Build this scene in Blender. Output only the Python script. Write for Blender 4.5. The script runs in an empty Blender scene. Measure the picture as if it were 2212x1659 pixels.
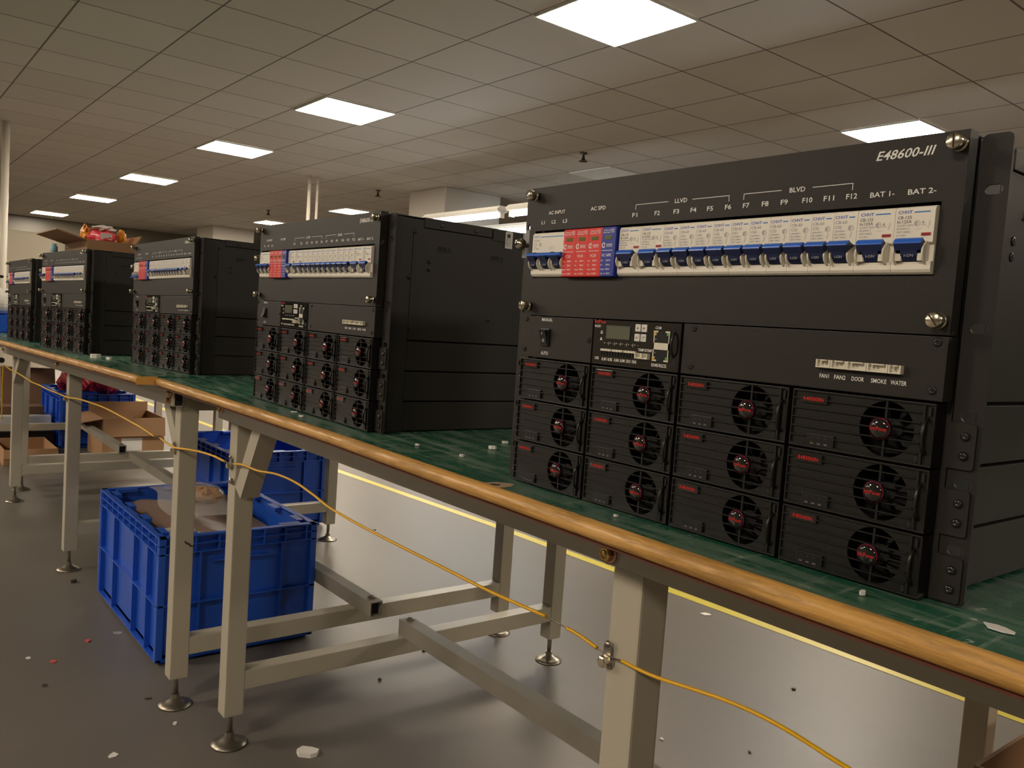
import bpy, bmesh, math, random
from mathutils import Vector, Matrix
random.seed(7)
PI = math.pi
SC = bpy.context.scene
COL = SC.collection
T = 0.75                      # table top height above the floor

# ------------------------------------------------------------------ camera
FPX = 1781.3
cam_d = bpy.data.cameras.new('camera'); cam = bpy.data.objects.new('camera', cam_d); COL.objects.link(cam)
cam_d.sensor_fit = 'HORIZONTAL'; cam_d.sensor_width = 36.0; cam_d.lens = FPX/2212*36.0
cam_d.clip_start = .02; cam_d.clip_end = 200
_r = Vector((1.48537084, .778423081, -.629265491)); _Rm = Matrix.Rotation(_r.length, 3, _r.normalized())
right, down, fwd = _Rm[0], _Rm[1], _Rm[2]
cam.matrix_world = Matrix(((right[0], -down[0], -fwd[0], .685298), (right[1], -down[1], -fwd[1], -.557945),
                           (right[2], -down[2], -fwd[2], .164379+T), (0, 0, 0, 1)))
SC.camera = cam

# ------------------------------------------------------------------ world, exposure
SC.view_settings.view_transform = 'Standard'; SC.view_settings.look = 'None'
SC.view_settings.gamma = 1; SC.view_settings.use_curve_mapping = False
SC.view_settings.exposure = 2.5
w = bpy.data.worlds.new('world'); SC.world = w; w.use_nodes = True
w.node_tree.nodes['Background'].inputs[0].default_value = (.5, .45, .38, 1)
w.node_tree.nodes['Background'].inputs[1].default_value = .05
PANEL_E = 12.0; PANEL_C = (1.0, .865, .69)
TUBE_E = 7.0;  TUBE_C = (.93, .97, 1.0)
SC.cycles.max_bounces = 8; SC.cycles.diffuse_bounces = 4; SC.cycles.glossy_bounces = 4
SC.cycles.transparent_max_bounces = 8; SC.cycles.caustics_reflective = False; SC.cycles.caustics_refractive = False
SC.cycles.sample_clamp_indirect = 4.0

# ------------------------------------------------------------------ materials
def lin(c):
    f = lambda v: v/12.92 if v <= .04045 else ((v+.055)/1.055)**2.4
    return tuple(f(v/255) for v in c)
MATS = {}
def mat(name, col, rough=.5, metal=0, spec=.5, emit=None, es=0, alpha=1, trans=0, bump=0, bscale=400, coat=0, vary=0, vscale=8):
    m = bpy.data.materials.new(name); m.use_nodes = True; nt = m.node_tree; b = nt.nodes['Principled BSDF']
    b.inputs['Base Color'].default_value = (*col, 1); b.inputs['Roughness'].default_value = rough
    b.inputs['Metallic'].default_value = metal; b.inputs['Specular IOR Level'].default_value = spec
    if emit: b.inputs['Emission Color'].default_value = (*emit, 1); b.inputs['Emission Strength'].default_value = es
    b.inputs['Alpha'].default_value = alpha; b.inputs['Transmission Weight'].default_value = trans
    if coat: b.inputs['Coat Weight'].default_value = coat; b.inputs['Coat Roughness'].default_value = .05
    tc = None
    if bump or vary:
        tc = nt.nodes.new('ShaderNodeTexCoord')
    if bump:
        n = nt.nodes.new('ShaderNodeTexNoise'); n.inputs['Scale'].default_value = bscale; n.inputs['Detail'].default_value = 2
        bp = nt.nodes.new('ShaderNodeBump'); bp.inputs['Strength'].default_value = bump; bp.inputs['Distance'].default_value = .0006
        nt.links.new(tc.outputs['Object'], n.inputs['Vector']); nt.links.new(n.outputs['Fac'], bp.inputs['Height'])
        nt.links.new(bp.outputs['Normal'], b.inputs['Normal'])
    if vary:
        n = nt.nodes.new('ShaderNodeTexNoise'); n.inputs['Scale'].default_value = vscale; n.inputs['Detail'].default_value = 5
        mx = nt.nodes.new('ShaderNodeMix'); mx.data_type = 'RGBA'
        mx.inputs[6].default_value = (*[c*(1-vary) for c in col], 1); mx.inputs[7].default_value = (*[min(1, c*(1+vary)) for c in col], 1)
        nt.links.new(tc.outputs['Object'], n.inputs['Vector']); nt.links.new(n.outputs['Fac'], mx.inputs[0]); nt.links.new(mx.outputs[2], b.inputs['Base Color'])
    MATS[name] = m
    return m
class N:                                             # tiny node helper
    def __init__(s, name, rough=.5, spec=.5):
        s.m = bpy.data.materials.new(name); s.m.use_nodes = True; s.nt = s.m.node_tree; s.b = s.nt.nodes['Principled BSDF']
        s.b.inputs['Roughness'].default_value = rough; s.b.inputs['Specular IOR Level'].default_value = spec
        s.tc = s.nt.nodes.new('ShaderNodeTexCoord'); MATS[name] = s.m
    def new(s, t, **k):
        n = s.nt.nodes.new('ShaderNode'+t)
        for a, v in k.items(): setattr(n, a, v)
        return n
    def link(s, a, b): s.nt.links.new(a, b)
    def mapping(s, scale=(1, 1, 1), loc=(0, 0, 0), rot=(0, 0, 0), src='Object'):
        n = s.new('Mapping'); n.inputs['Scale'].default_value = scale; n.inputs['Location'].default_value = loc; n.inputs['Rotation'].default_value = rot
        s.link(s.tc.outputs[src], n.inputs['Vector']); return n.outputs['Vector']
    def noise(s, vec, scale, detail=4, rough=.5):
        n = s.new('TexNoise'); n.inputs['Scale'].default_value = scale; n.inputs['Detail'].default_value = detail; n.inputs['Roughness'].default_value = rough
        s.link(vec, n.inputs['Vector']); return n.outputs['Fac']
    def math(s, op, a, b=None, c=None):
        n = s.new('Math', operation=op)
        for i, v in enumerate((a, b, c)):
            if v is None: continue
            if isinstance(v, (int, float)): n.inputs[i].default_value = v
            else: s.link(v, n.inputs[i])
        return n.outputs[0]
    def ramp(s, f, stops):
        n = s.new('ValToRGB'); e = n.color_ramp.elements
        while len(e) < len(stops): e.new(.5)
        for el, (p, c) in zip(e, stops): el.position = p; el.color = (*c, 1) if len(c) == 3 else c
        s.link(f, n.inputs[0]); return n.outputs['Color']
    def mix(s, f, a, b):
        n = s.new('Mix', data_type='RGBA')
        for i, v in ((0, f), (6, a), (7, b)):
            if isinstance(v, (int, float)): n.inputs[i].default_value = v
            elif isinstance(v, tuple): n.inputs[i].default_value = (*v, 1)
            else: s.link(v, n.inputs[i])
        return n.outputs[2]
    def bump(s, h, strength, dist=.001):
        n = s.new('Bump'); n.inputs['Strength'].default_value = strength; n.inputs['Distance'].default_value = dist
        s.link(h, n.inputs['Height']); s.link(n.outputs['Normal'], s.b.inputs['Normal'])

mat('black_paint', (.022, .019, .017), .45, spec=.3, bump=.25, bscale=1800)
mat('black_chassis', (.026, .023, .0205), .45, spec=.3, bump=.25, bscale=1500)
mat('black_plastic', (.0085, .0080, .0075), .36)
mat('dark_gap', (.004, .004, .004), .7)
mat('breaker_white', (.84, .80, .71), .38)
mat('guard_white', (.75, .71, .61), .4)
mat('lever_lit_blue', (.02, .13, .62), .32)  # lever top edge: light from above put into a brighter blue
mat('lever_shade_blue', (.012, .022, .085), .35)  # lever front: same lever with the shade put into its colour
mat('red_plastic', (.72, .022, .022), .35)
mat('blue_plastic', (.016, .035, .34), .35)
mat('print_white', (.80, .79, .76), .5)
mat('print_grey', (.30, .30, .31), .5)
mat('print_dark', (.10, .095, .09), .5)
mat('print_blue', (.02, .19, .56), .4)
mat('print_violet', (.045, .08, .50), .4)
mat('print_red', (.62, .02, .02), .4)
mat('ring_red', (.42, .012, .075), .3)
mat('badge_black', (.012, .011, .010), .08, coat=.6)
mat('flag_red', (.34, .012, .03), .35)
mat('window_green', (.16, .17, .06), .12)
mat('nickel', (.62, .56, .44), .22, metal=1)
mat('steel', (.45, .42, .36), .35, metal=1)
mat('brass', (.55, .36, .12), .3, metal=1)
mat('pink_zinc', (.60, .34, .28), .35, metal=1)
mat('display_glass', (.13, .135, .10), .15)
mat('button_white', (.70, .69, .66), .4)
mat('socket_cream', (.72, .68, .56), .4)
mat('led_amber', (.62, .40, .02), .3)
mat('led_green', (.16, .36, .08), .3)
mat('led_grey', (.13, .12, .12), .3)
mat('clear_plastic', (.92, .93, .92), .08, alpha=.22)
mat('clear_bag', (.80, .76, .72), .10, alpha=.20)
mat('frame_paint', (.44, .40, .315), .36, vary=.06, vscale=5)
mat('glue_line', (.10, .025, .012), .6)
mat('stretcher_paint', (.24, .215, .175), .5, vary=.15, vscale=12)
mat('rod_steel', (.30, .27, .22), .35, metal=.9)
mat('black_rubber', (.010, .009, .009), .6)
mat('crate_blue', (.014, .085, .50), .36, vary=.12, vscale=6)
mat('cardboard', (.36, .20, .10), .75, vary=.10, vscale=9)
mat('cardboard_dark', (.16, .085, .045), .8, vary=.12, vscale=9)
mat('cardboard_edge', (.42, .29, .19), .8)
mat('paper_white', (.72, .69, .66), .6)
mat('brown_wrap', (.24, .16, .13), .38, vary=.08, vscale=12)
mat('red_bag', (.75, .07, .10), .22, vary=.25, vscale=14)
mat('orange_film', (.80, .33, .02), .3)
mat('yellow_wire', (.70, .38, .010), .32)
mat('wire_metal', (.28, .24, .18), .35, metal=1)
mat('foam_white', (.80, .77, .72), .8)
mat('column_white', (.74, .70, .64), .55, vary=.03, vscale=2)
mat('wall_beige', (.22, .195, .15), .35, vary=.06, vscale=.8)
mat('pole_white', (.78, .72, .62), .4)
mat('fixture_white', (.80, .78, .72), .4)
mat('sprinkler_dark', (.10, .08, .06), .4, metal=.6)
mat('unlit_panel', (.86, .84, .78), .35)
mat('film_beige', (.50, .44, .35), .22, alpha=.75)
mat('light_blue', (.30, .55, .66), .3)
mat('joint_wood', (.74, .40, .10), .45, vary=.15, vscale=20)
mat('black_cable', (.03, .025, .02), .5)
mat('scrap_red', (.60, .10, .10), .5)
mat('scrap_dark', (.05, .04, .035), .6)
mat('sign_blue', (.02, .16, .55), .4)
def emitter(name, col, e):
    m = bpy.data.materials.new(name); m.use_nodes = True; nt = m.node_tree; nt.nodes.clear()
    em = nt.nodes.new('ShaderNodeEmission'); em.inputs[0].default_value = (*col, 1); em.inputs[1].default_value = e
    o = nt.nodes.new('ShaderNodeOutputMaterial'); nt.links.new(em.outputs[0], o.inputs[0]); MATS[name] = m
emitter('panel_glow', PANEL_C, PANEL_E); emitter('tube_glow', TUBE_C, TUBE_E)

# painted concrete floor
n = N('floor_paint', .3, .3)
v = n.mapping()
f1 = n.noise(v, .9, 6, .6); f2 = n.noise(v, 14, 5, .6)
c = n.ramp(f1, [(.25, (.135, .119, .103)), (.75, (.170, .152, .135))])
c = n.mix(n.math('MULTIPLY', f2, .35), c, (.125, .106, .09)); n.link(c, n.b.inputs['Base Color'])
n.link(n.math('MULTIPLY_ADD', f1, .14, .33), n.b.inputs['Roughness']); n.bump(n.noise(v, 3, 2), .06, .002)
# green bench mat with dust and scratches
n = N('bench_green', .3)
v = n.mapping(); vs = n.mapping((3, 22, 1), rot=(0, 0, .5)); vs2 = n.mapping((26, 2.2, 1), rot=(0, 0, -.35))
base = n.mix(n.noise(v, 6, 4), (.012, .088, .049), (.019, .112, .064))
dust = n.ramp(n.noise(vs, 2.6, 8, .65), [(.46, (0, 0, 0)), (.66, (1, 1, 1))])
scr = n.ramp(n.noise(vs2, 5, 6, .7), [(.56, (0, 0, 0)), (.63, (1, 1, 1))])
spk = n.ramp(n.noise(v, 95, 2), [(.69, (0, 0, 0)), (.74, (1, 1, 1))])
c = n.mix(n.math('MULTIPLY', dust, .42), base, (.33, .36, .30)); c = n.mix(n.math('MULTIPLY', scr, .40), c, (.34, .40, .33))
c = n.mix(n.math('MULTIPLY', spk, .55), c, (.6, .62, .56)); n.link(c, n.b.inputs['Base Color'])
n.link(n.math('MULTIPLY_ADD', dust, .25, .26), n.b.inputs['Roughness'])
# worn wooden edge strip, grain along X
n = N('edge_wood', .38)
vg = n.mapping((3, 90, 90)); vw = n.mapping((4, 34, 34))
g = n.noise(vg, 3, 6, .6)
c = n.ramp(g, [(.30, (.44, .215, .045)), (.55, (.62, .345, .10)), (.8, (.72, .43, .16))])
wear = n.ramp(n.noise(vw, 3.2, 8, .7), [(.47, (0, 0, 0)), (.60, (1, 1, 1))])
c = n.mix(n.math('MULTIPLY', wear, .68), c, (.30, .16, .045)); n.link(c, n.b.inputs['Base Color'])
n.link(n.math('MULTIPLY_ADD', wear, .3, .3), n.b.inputs['Roughness']); n.bump(n.noise(vw, 9, 6), .35, .0015)
# ceiling tiles, 600 mm grid
n = N('ceiling_tile', .75)
v = n.mapping(loc=(1.589, -1.0016, 0), rot=(0, 0, -.003))
sx = n.new('SeparateXYZ'); n.link(v, sx.inputs[0])
def cell(o):
    q = n.math('DIVIDE', o, .6); fr = n.math('FRACT', q); d = n.math('ABSOLUTE', n.math('SUBTRACT', fr, .5)); return n.math('FLOOR', q), d
ix, dx = cell(sx.outputs[0]); iy, dy = cell(sx.outputs[1])
line = n.math('GREATER_THAN', n.math('MAXIMUM', dx, dy), .4908)
cmb = n.new('CombineXYZ'); n.link(ix, cmb.inputs[0]); n.link(iy, cmb.inputs[1])
wn = n.new('TexWhiteNoise', noise_dimensions='3D'); n.link(cmb.outputs[0], wn.inputs['Vector'])
tile = n.mix(wn.outputs['Value'], (.50, .46, .40), (.55, .51, .45))
n.link(n.mix(line, tile, (.12, .10, .08)), n.b.inputs['Base Color'])
# yellow floor tape
n = N('floor_tape', .35)
v = n.mapping((1, 1, 1)); st = n.noise(n.mapping((6, 40, 1), rot=(0, 0, .5)), 2, 3)
n.link(n.mix(st, (.50, .40, .03), (.66, .57, .09)), n.b.inputs['Base Color'])

# ------------------------------------------------------------------ mesh builder
class MB:
    def __init__(s): s.v = []; s.f = []; s.mi = []; s.sm = []; s.ms = []
    def m(s, name):
        if name not in s.ms: s.ms.append(name)
        return s.ms.index(name)
    def add(s, vs, fs, m, smooth=False):
        k = len(s.v); s.v += [tuple(p) for p in vs]; i = s.m(m)
        for f in fs: s.f.append(tuple(a+k for a in f)); s.mi.append(i); s.sm.append(smooth)
    def box(s, x0, x1, y0, y1, z0, z1, m, c=0):
        if x0 > x1: x0, x1 = x1, x0
        if y0 > y1: y0, y1 = y1, y0
        if z0 > z1: z0, z1 = z1, z0
        if c <= 0:
            vs = [(x, y, z) for x in (x0, x1) for y in (y0, y1) for z in (z0, z1)]
            s.add(vs, [(0, 1, 3, 2), (4, 6, 7, 5), (0, 4, 5, 1), (2, 3, 7, 6), (0, 2, 6, 4), (1, 5, 7, 3)], m)
        else:
            bm = bmesh.new(); bmesh.ops.create_cube(bm, size=1)
            for q in bm.verts: q.co = Vector(((x0+x1)/2+q.co.x*(x1-x0), (y0+y1)/2+q.co.y*(y1-y0), (z0+z1)/2+q.co.z*(z1-z0)))
            bmesh.ops.bevel(bm, geom=list(bm.edges), offset=c, segments=2, affect='EDGES', profile=.7)
            s.bm(bm, m)
    def bm(s, bm, m, smooth=False):
        bm.verts.index_update(); s.add([q.co for q in bm.verts], [[q.index for q in f.verts] for f in bm.faces], m, smooth); bm.free()
    def prism(s, poly, a0, a1, axis, m, smooth=False):
        """extrude a 2-D polygon along axis: x -> (y,z), y -> (x,z), z -> (x,y)"""
        k = len(poly)
        def P(p, a): return {'x': (a, p[0], p[1]), 'y': (p[0], a, p[1]), 'z': (p[0], p[1], a)}[axis]
        s.add([P(p, a0) for p in poly]+[P(p, a1) for p in poly], [tuple(range(k)), tuple(range(2*k-1, k-1, -1))], m)
        s.add([P(p, a0) for p in poly]+[P(p, a1) for p in poly], [(i, (i+1) % k, k+(i+1) % k, k+i) for i in range(k)], m, smooth)
    def tube(s, pts, r, m, seg=10, cap=True, taper=None):
        pts = [Vector(p) for p in pts]; rings = []; up = None
        for i, p in enumerate(pts):
            d = (pts[min(i+1, len(pts)-1)]-pts[max(i-1, 0)]).normalized()
            if up is None: up = d.orthogonal().normalized()
            up = (up-d*up.dot(d)).normalized(); sd = d.cross(up); rr = r if taper is None else r*taper[i]
            rings.append([p+(up*math.cos(2*PI*j/seg)+sd*math.sin(2*PI*j/seg))*rr for j in range(seg)])
        vs = [q for ring in rings for q in ring]
        fs = [(i*seg+j, i*seg+(j+1) % seg, (i+1)*seg+(j+1) % seg, (i+1)*seg+j) for i in range(len(pts)-1) for j in range(seg)]
        s.add(vs, fs, m, True)
        if cap: s.add(rings[0], [tuple(range(seg-1, -1, -1))], m); s.add(rings[-1], [tuple(range(seg))], m)
    def lathe(s, prof, c, axis, m, seg=24, smooth=True):
        """prof: list of (radius, distance along axis)"""
        vs = []; c = Vector(c)
        for r, a in prof:
            for j in range(seg):
                t = 2*PI*j/seg; u, w_ = r*math.cos(t), r*math.sin(t)
                vs.append(c+Vector({'x': (a, u, w_), 'y': (u, a, w_), 'z': (u, w_, a)}[axis]))
        fs = [(i*seg+j, i*seg+(j+1) % seg, (i+1)*seg+(j+1) % seg, (i+1)*seg+j) for i in range(len(prof)-1) for j in range(seg)]
        s.add(vs, fs, m, smooth)
        s.add(vs[:seg], [tuple(range(seg))], m); s.add(vs[-seg:], [tuple(range(seg))], m)
    def beam(s, p, q, wid, hei, m, up=(0, 0, 1)):
        p, q = Vector(p), Vector(q); d = (q-p).normalized(); sd = d.cross(Vector(up)).normalized(); u = sd.cross(d)
        vs = [e+sd*a*wid/2+u*b*hei/2 for e in (p, q) for a in (-1, 1) for b in (-1, 1)]
        s.add(vs, [(0, 1, 3, 2), (4, 6, 7, 5), (0, 4, 5, 1), (2, 3, 7, 6), (0, 2, 6, 4), (1, 5, 7, 3)], m)
    def plate(s, outer, holes, y0, y1, m):
        """flat plate in the XZ plane with holes, between y0 and y1"""
        cu = bpy.data.curves.new('tmp', 'CURVE'); cu.dimensions = '2D'; cu.fill_mode = 'BOTH'; cu.extrude = abs(y1-y0)/2
        for lp in [outer]+holes:
            sp = cu.splines.new('POLY'); sp.points.add(len(lp)-1); sp.use_cyclic_u = True
            for pt, (x, z) in zip(sp.points, lp): pt.co = (x, z, 0, 1)
        vs, fs = curve_mesh(cu)
        ym = (y0+y1)/2
        s.add([(x, ym-z, y) for x, y, z in vs], fs, m)
    def text(s, txt, x, z, h, m, y=0, width=None, align='l', shear=0, plane='xz'):
        """flat lettering standing in the XZ plane, facing -y; h = capital height"""
        vs, fs, wd = text_mesh(txt, shear)
        k = h/.73; sx = k
        if width: sx = width/max(wd, 1e-6)
        ox = x-(wd*sx/2 if align == 'c' else (wd*sx if align == 'r' else 0))
        s.add([(ox+a*sx, y, z+b*k) for a, b in vs], fs, m)
    def mesh(s, name):
        me = bpy.data.meshes.new(name); me.from_pydata(s.v, [], s.f)
        for k in s.ms: me.materials.append(MATS[k])
        me.polygons.foreach_set('material_index', s.mi); me.polygons.foreach_set('use_smooth', s.sm)
        bm = bmesh.new(); bm.from_mesh(me); bmesh.ops.remove_doubles(bm, verts=bm.verts, dist=1e-6)
        bmesh.ops.recalc_face_normals(bm, faces=bm.faces); bm.to_mesh(me); bm.free(); me.update(); return me
    def build(s, name, parent=None, loc=(0, 0, 0), rz=0, label=None):
        o = bpy.data.objects.new(name, s.mesh(name)); COL.objects.link(o); o.parent = parent; o.location = loc; o.rotation_euler = (0, 0, rz)
        if label: o['label'] = label
        return o
def curve_mesh(cu):
    o = bpy.data.objects.new('tmp', cu); COL.objects.link(o)
    dg = bpy.context.evaluated_depsgraph_get(); me = bpy.data.meshes.new_from_object(o.evaluated_get(dg))
    vs = [tuple(q.co) for q in me.vertices]; fs = [tuple(p.vertices) for p in me.polygons]
    bpy.data.objects.remove(o); bpy.data.meshes.remove(me); bpy.data.curves.remove(cu); return vs, fs
_tc = {}
def text_mesh(txt, shear):
    if (txt, shear) not in _tc:
        cu = bpy.data.curves.new('tmp', 'FONT'); cu.body = txt; cu.size = 1; cu.shear = shear; cu.resolution_u = 2; cu.offset = .012
        vs, fs = curve_mesh(cu); x0 = min(q[0] for q in vs); x1 = max(q[0] for q in vs)
        _tc[(txt, shear)] = ([(q[0]-x0, q[1]) for q in vs], fs, x1-x0)
    return _tc[(txt, shear)]
def circ(cx, cz, r, k=28, a0=0, a1=2*PI): return [(cx+r*math.cos(a0+(a1-a0)*i/k), cz+r*math.sin(a0+(a1-a0)*i/k)) for i in range(k)]
def rrect(x0, x1, z0, z1, r, k=5):
    p = []
    for cx, cz, a in ((x1-r, z1-r, 0), (x0+r, z1-r, PI/2), (x0+r, z0+r, PI), (x1-r, z0+r, 1.5*PI)):
        p += [(cx+r*math.cos(a+PI/2*i/k), cz+r*math.sin(a+PI/2*i/k)) for i in range(k+1)]
    return p
def tag(o, label, cat, group=None):
    o['label'] = label; o['category'] = cat
    if group: o['group'] = group
    return o
def thing(name, label, cat, loc=(0, 0, 0), rz=0, group=None):
    o = bpy.data.objects.new(name, None); COL.objects.link(o); o.location = loc; o.rotation_euler = (0, 0, rz); o.empty_display_size = .05
    return tag(o, label, cat, group)
def struct(name, mb): o = mb.build(name); o['kind'] = 'structure'; return o
def copy_obj(o, parent):
    c = o.copy(); COL.objects.link(c); c.parent = parent; return c
def copy_tree(root, loc, rz, label, skip=()):
    r = root.copy(); COL.objects.link(r); r.location = loc; r.rotation_euler = (0, 0, rz); r['label'] = label
    for ch in list(root.children):
        if ch.name.split('.')[0] in skip: continue
        c = copy_obj(ch, r)
        for g in list(ch.children): copy_obj(g, c)
    return r

# ------------------------------------------------------------------ room
X0, X1, Y0, Y1, CZ = -19.6, 7.0, -8.0, 17.0, 1.803+T
b = MB(); b.box(X0, X1, Y0, Y1, -.1, 0, 'floor_paint'); struct('floor', b)
b = MB(); b.box(X0, X1, Y0, Y1, CZ, CZ+.1, 'ceiling_tile'); struct('ceiling', b)
b = MB(); b.box(X0-.15, X0, Y0-.15, Y1+.15, -.1, CZ+.1, 'wall_beige'); struct('wall_left', b)
b = MB(); b.box(X1, X1+.15, Y0-.15, Y1+.15, -.1, CZ+.1, 'wall_beige'); struct('wall_right', b)
b = MB(); b.box(X0, X1, Y1, Y1+.15, -.1, CZ+.1, 'wall_beige'); struct('wall_back', b)
b = MB(); b.box(X0, X1, Y0-.15, Y0, -.1, CZ+.1, 'wall_beige'); struct('wall_front', b)
# square columns
for i, (x0, x1, y0, y1) in enumerate(((-8.62, -7.79, 4.99, 5.83), (-17.3, -16.3, 5.05, 5.9))):
    b = MB(); b.box(x0, x1, y0, y1, 0, CZ, 'column_white', .012); b.box(x1, x1+.003, (y0+y1)/2-.008, (y0+y1)/2+.008, 0, CZ, 'column_white')
    o = b.build('column'); o['kind'] = 'structure'; o.name = 'trim_%d' % (i+1)
# ceiling lights on the 600 mm grid: (tile column, tile row)
def grid(i, j): return (-1.589+.6*(i+.5)-.003*(1+.6*j), 1.0016+.6*(j+.5)+.003*.6*i)
fb = MB(); fb.plate(rrect(-.299, .299, -.299, .299, .012), [rrect(-.288, .288, -.288, .288, .02)], -.006, .006, 'fixture_white')
frame_me = None
LIT = [(-1.99, 2, 'large lit ceiling panel, largest in view, cut by the top of the photo'),
       (-7.02, 2.0, 'lit ceiling panel above the rack second from the right'),
       (-11.1, 2.0, 'lit ceiling panel above the middle rack, third along the long row'),
       (-16.4, 2.0, 'lit ceiling panel fourth along the long row of lights'),
       (-21.85, 2.0, 'lit ceiling panel fifth along the long row, second from its far end'),
       (-28.3, 2.0, 'small lit ceiling panel at the far end of the row by the far wall'),
       (-1.98, 7.0, 'lit ceiling panel just above the right end of the nearest rack'),
       (-16.5, 7.12, 'lit ceiling panel touching the top right of the second rack from the right'),
       (-21.8, 7.15, 'lit ceiling panel at the top left corner of the second rack from the right'),
       (3, 7, 'lit ceiling panel behind the right edge of view'), (8, 2, 'lit ceiling panel far right of the view'), (8, 7, 'lit ceiling panel in the far right corner'), (8, -7, 'lit ceiling panel to the right of the photographer'),
       (-2, -7, 'lit ceiling panel above the aisle in front of the benches'), (3, -7, 'lit ceiling panel above the photographer'),
       (-7, -7, 'lit ceiling panel above the aisle, left part'), (-11, -7, 'lit ceiling panel above the aisle, far left part'), (-16.4, -7, 'lit ceiling panel above the aisle near the far wall'),
       (-7, -11, 'added fill light panel behind the camera on the left'), (-12, -11, 'added fill light panel behind the camera, further left'), (-17, -11, 'added fill light panel behind the camera, far left')]  # unseen row, added as low fill light for the left bench rails
def ceiling_light(i, j, label, lit=True):
    global frame_me
    x, y = grid(i, j)
    t = thing('ceiling_light', label, 'ceiling light', (x, y, CZ), 0, 'square ceiling panels')
    f = MB()
    f.box(-.3, .3, -.3, -.291, -.014, -.001, 'fixture_white'); f.box(-.3, .3, .291, .3, -.014, -.001, 'fixture_white')
    f.box(-.3, -.291, -.291, .291, -.014, -.001, 'fixture_white'); f.box(.291, .3, -.291, .291, -.014, -.001, 'fixture_white')
    f.build('frame', t)
    d = MB(); d.prism(rrect(-.291, .291, -.291, .291, .02), -.012, -.002, 'z', 'panel_glow' if lit else 'unlit_panel'); d.build('diffuser', t)
for i, j, l in LIT: ceiling_light(i, j, l)
ceiling_light(3, 2, 'switched off ceiling panel to the right of the view', False)
ceiling_light(-7, 7, 'switched off square ceiling panel behind the black sprinkler', False)
# hanging tube lamps over a bench further back, running along the room
def tube_lamp(x0, x1, y, z, label, side=-1):
    t = thing('tube_lamp', label, 'tube lamp', ((x0+x1)/2, y, z), 0, 'tube lamps on posts over a bench further back')
    L = (x1-x0)/2
    h = MB(); h.prism([(-.05, .03), (.05, .03), (.065, .055), (.03, .085), (-.03, .085), (-.065, .055)], -L-.03, L+.03, 'x', 'fixture_white'); h.build('housing', t)
    g = MB(); g.tube([(-L, 0, 0), (L, 0, 0)], .018, 'tube_glow', 12); g.build('tube', t)
    c = MB(); c.box(side*L*.92-.015, side*L*.92+.015, .03, .055, -z+.0005, .06, 'fixture_white'); c.build('post', t)
    for s_ in (-1, 1):
        e = MB(); e.box(s_*L, s_*(L+.03), -.022, .022, -.022, .032, 'fixture_white'); e.build('end_cap', t)
tube_lamp(-6.55, -5.35, 4.0, 1.165+T, 'bright white tube lamp above the cover of the rack second from the right')
tube_lamp(-5.17, -3.97, 4.0, 1.165+T, 'white tube lamp partly hidden by the left edge of the nearest rack', 1)
tube_lamp(-6.65, -5.45, 4.75, 1.15+T, 'lower bright tube lamp beside the left edge of the nearest rack')
tube_lamp(-8.1, -6.9, 4.75, 1.15+T, 'tube lamp hidden behind the rack second from the right')
tube_lamp(-2.5, -1.3, 4.0, 1.165+T, 'tube lamp hidden behind the nearest rack')
# thin poles from floor to ceiling
b = MB(); b.tube([(-8.71, 3.66, 0), (-8.71, 3.66, CZ)], .022, 'pole_white', 10); b.tube([(-8.68, 3.75, 0), (-8.68, 3.75, CZ)], .016, 'pole_white', 10)
tag(b.build('conduit_pole'), 'pair of thin white pipes rising to the ceiling behind the rack second from the right', 'pole')
b = MB(); b.tube([(-8.75, .553, 0), (-8.75, .553, CZ)], .034, 'pole_white', 12)
tag(b.build('conduit_pole'), 'single white pole rising to the ceiling at the left edge of the photo', 'pole')
b = MB(); b.box(-8.98, -8.96, .36, .52, 1.1+T, 1.34+T, 'sign_blue', .004); b.box(-8.958, -8.955, .36, .52, 1.34+T, 1.42+T, 'paper_white'); b.tube([(-8.97, .44, 1.34+T), (-8.97, .44, CZ)], .006, 'steel', 6)
tag(b.build('hanging_sign'), 'blue and white hanging sign cut by the left edge of the photo', 'sign')
# sprinkler heads
for (x, y), l in zip(((-4.997, 4.639), (-8.887, 4.679), (-12.592, 4.711)), ('black sprinkler head in the ceiling left of the nearest rack', 'black sprinkler head in the ceiling above the rack second from the right', 'black sprinkler head in the ceiling left of the hanging pipes')):
    b = MB(); b.lathe([(.035, 0), (.035, -.008), (.012, -.012), (.012, -.05), (.018, -.052), (.018, -.07), (.04, -.075), (.04, -.08), (.004, -.083)], (0, 0, 0), 'z', 'sprinkler_dark', 16)
    tag(b.build('sprinkler_head', None, (x, y, CZ)), l, 'sprinkler', 'ceiling sprinkler heads')
# far left corner
b = MB()
b.box(-10.1, -9.4, .0, 1.12, 0, .82+T, 'film_beige', .03); tag(b.build('wrapped_pallet_load'), 'tall stack wrapped in clear film, beige, far left behind the racks', 'pallet load')

# ------------------------------------------------------------------ power rack (origin: front panel's left bottom corner on the bench)
U = .04445; RH = 7*U
rack = thing('power_rack', 'nearest and largest black power rack, at the right end of the bench row', 'power rack', (0, 0, T+.0006), 0, 'black power racks standing in a row on the benches')
def part(mb, name, parent=rack, loc=(0, 0, 0), label=None): return mb.build(name, parent, loc, 0, label)
def share(o, parent, loc=None):
    c = copy_obj(o, parent)
    if loc: c.location = loc
    return c
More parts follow.
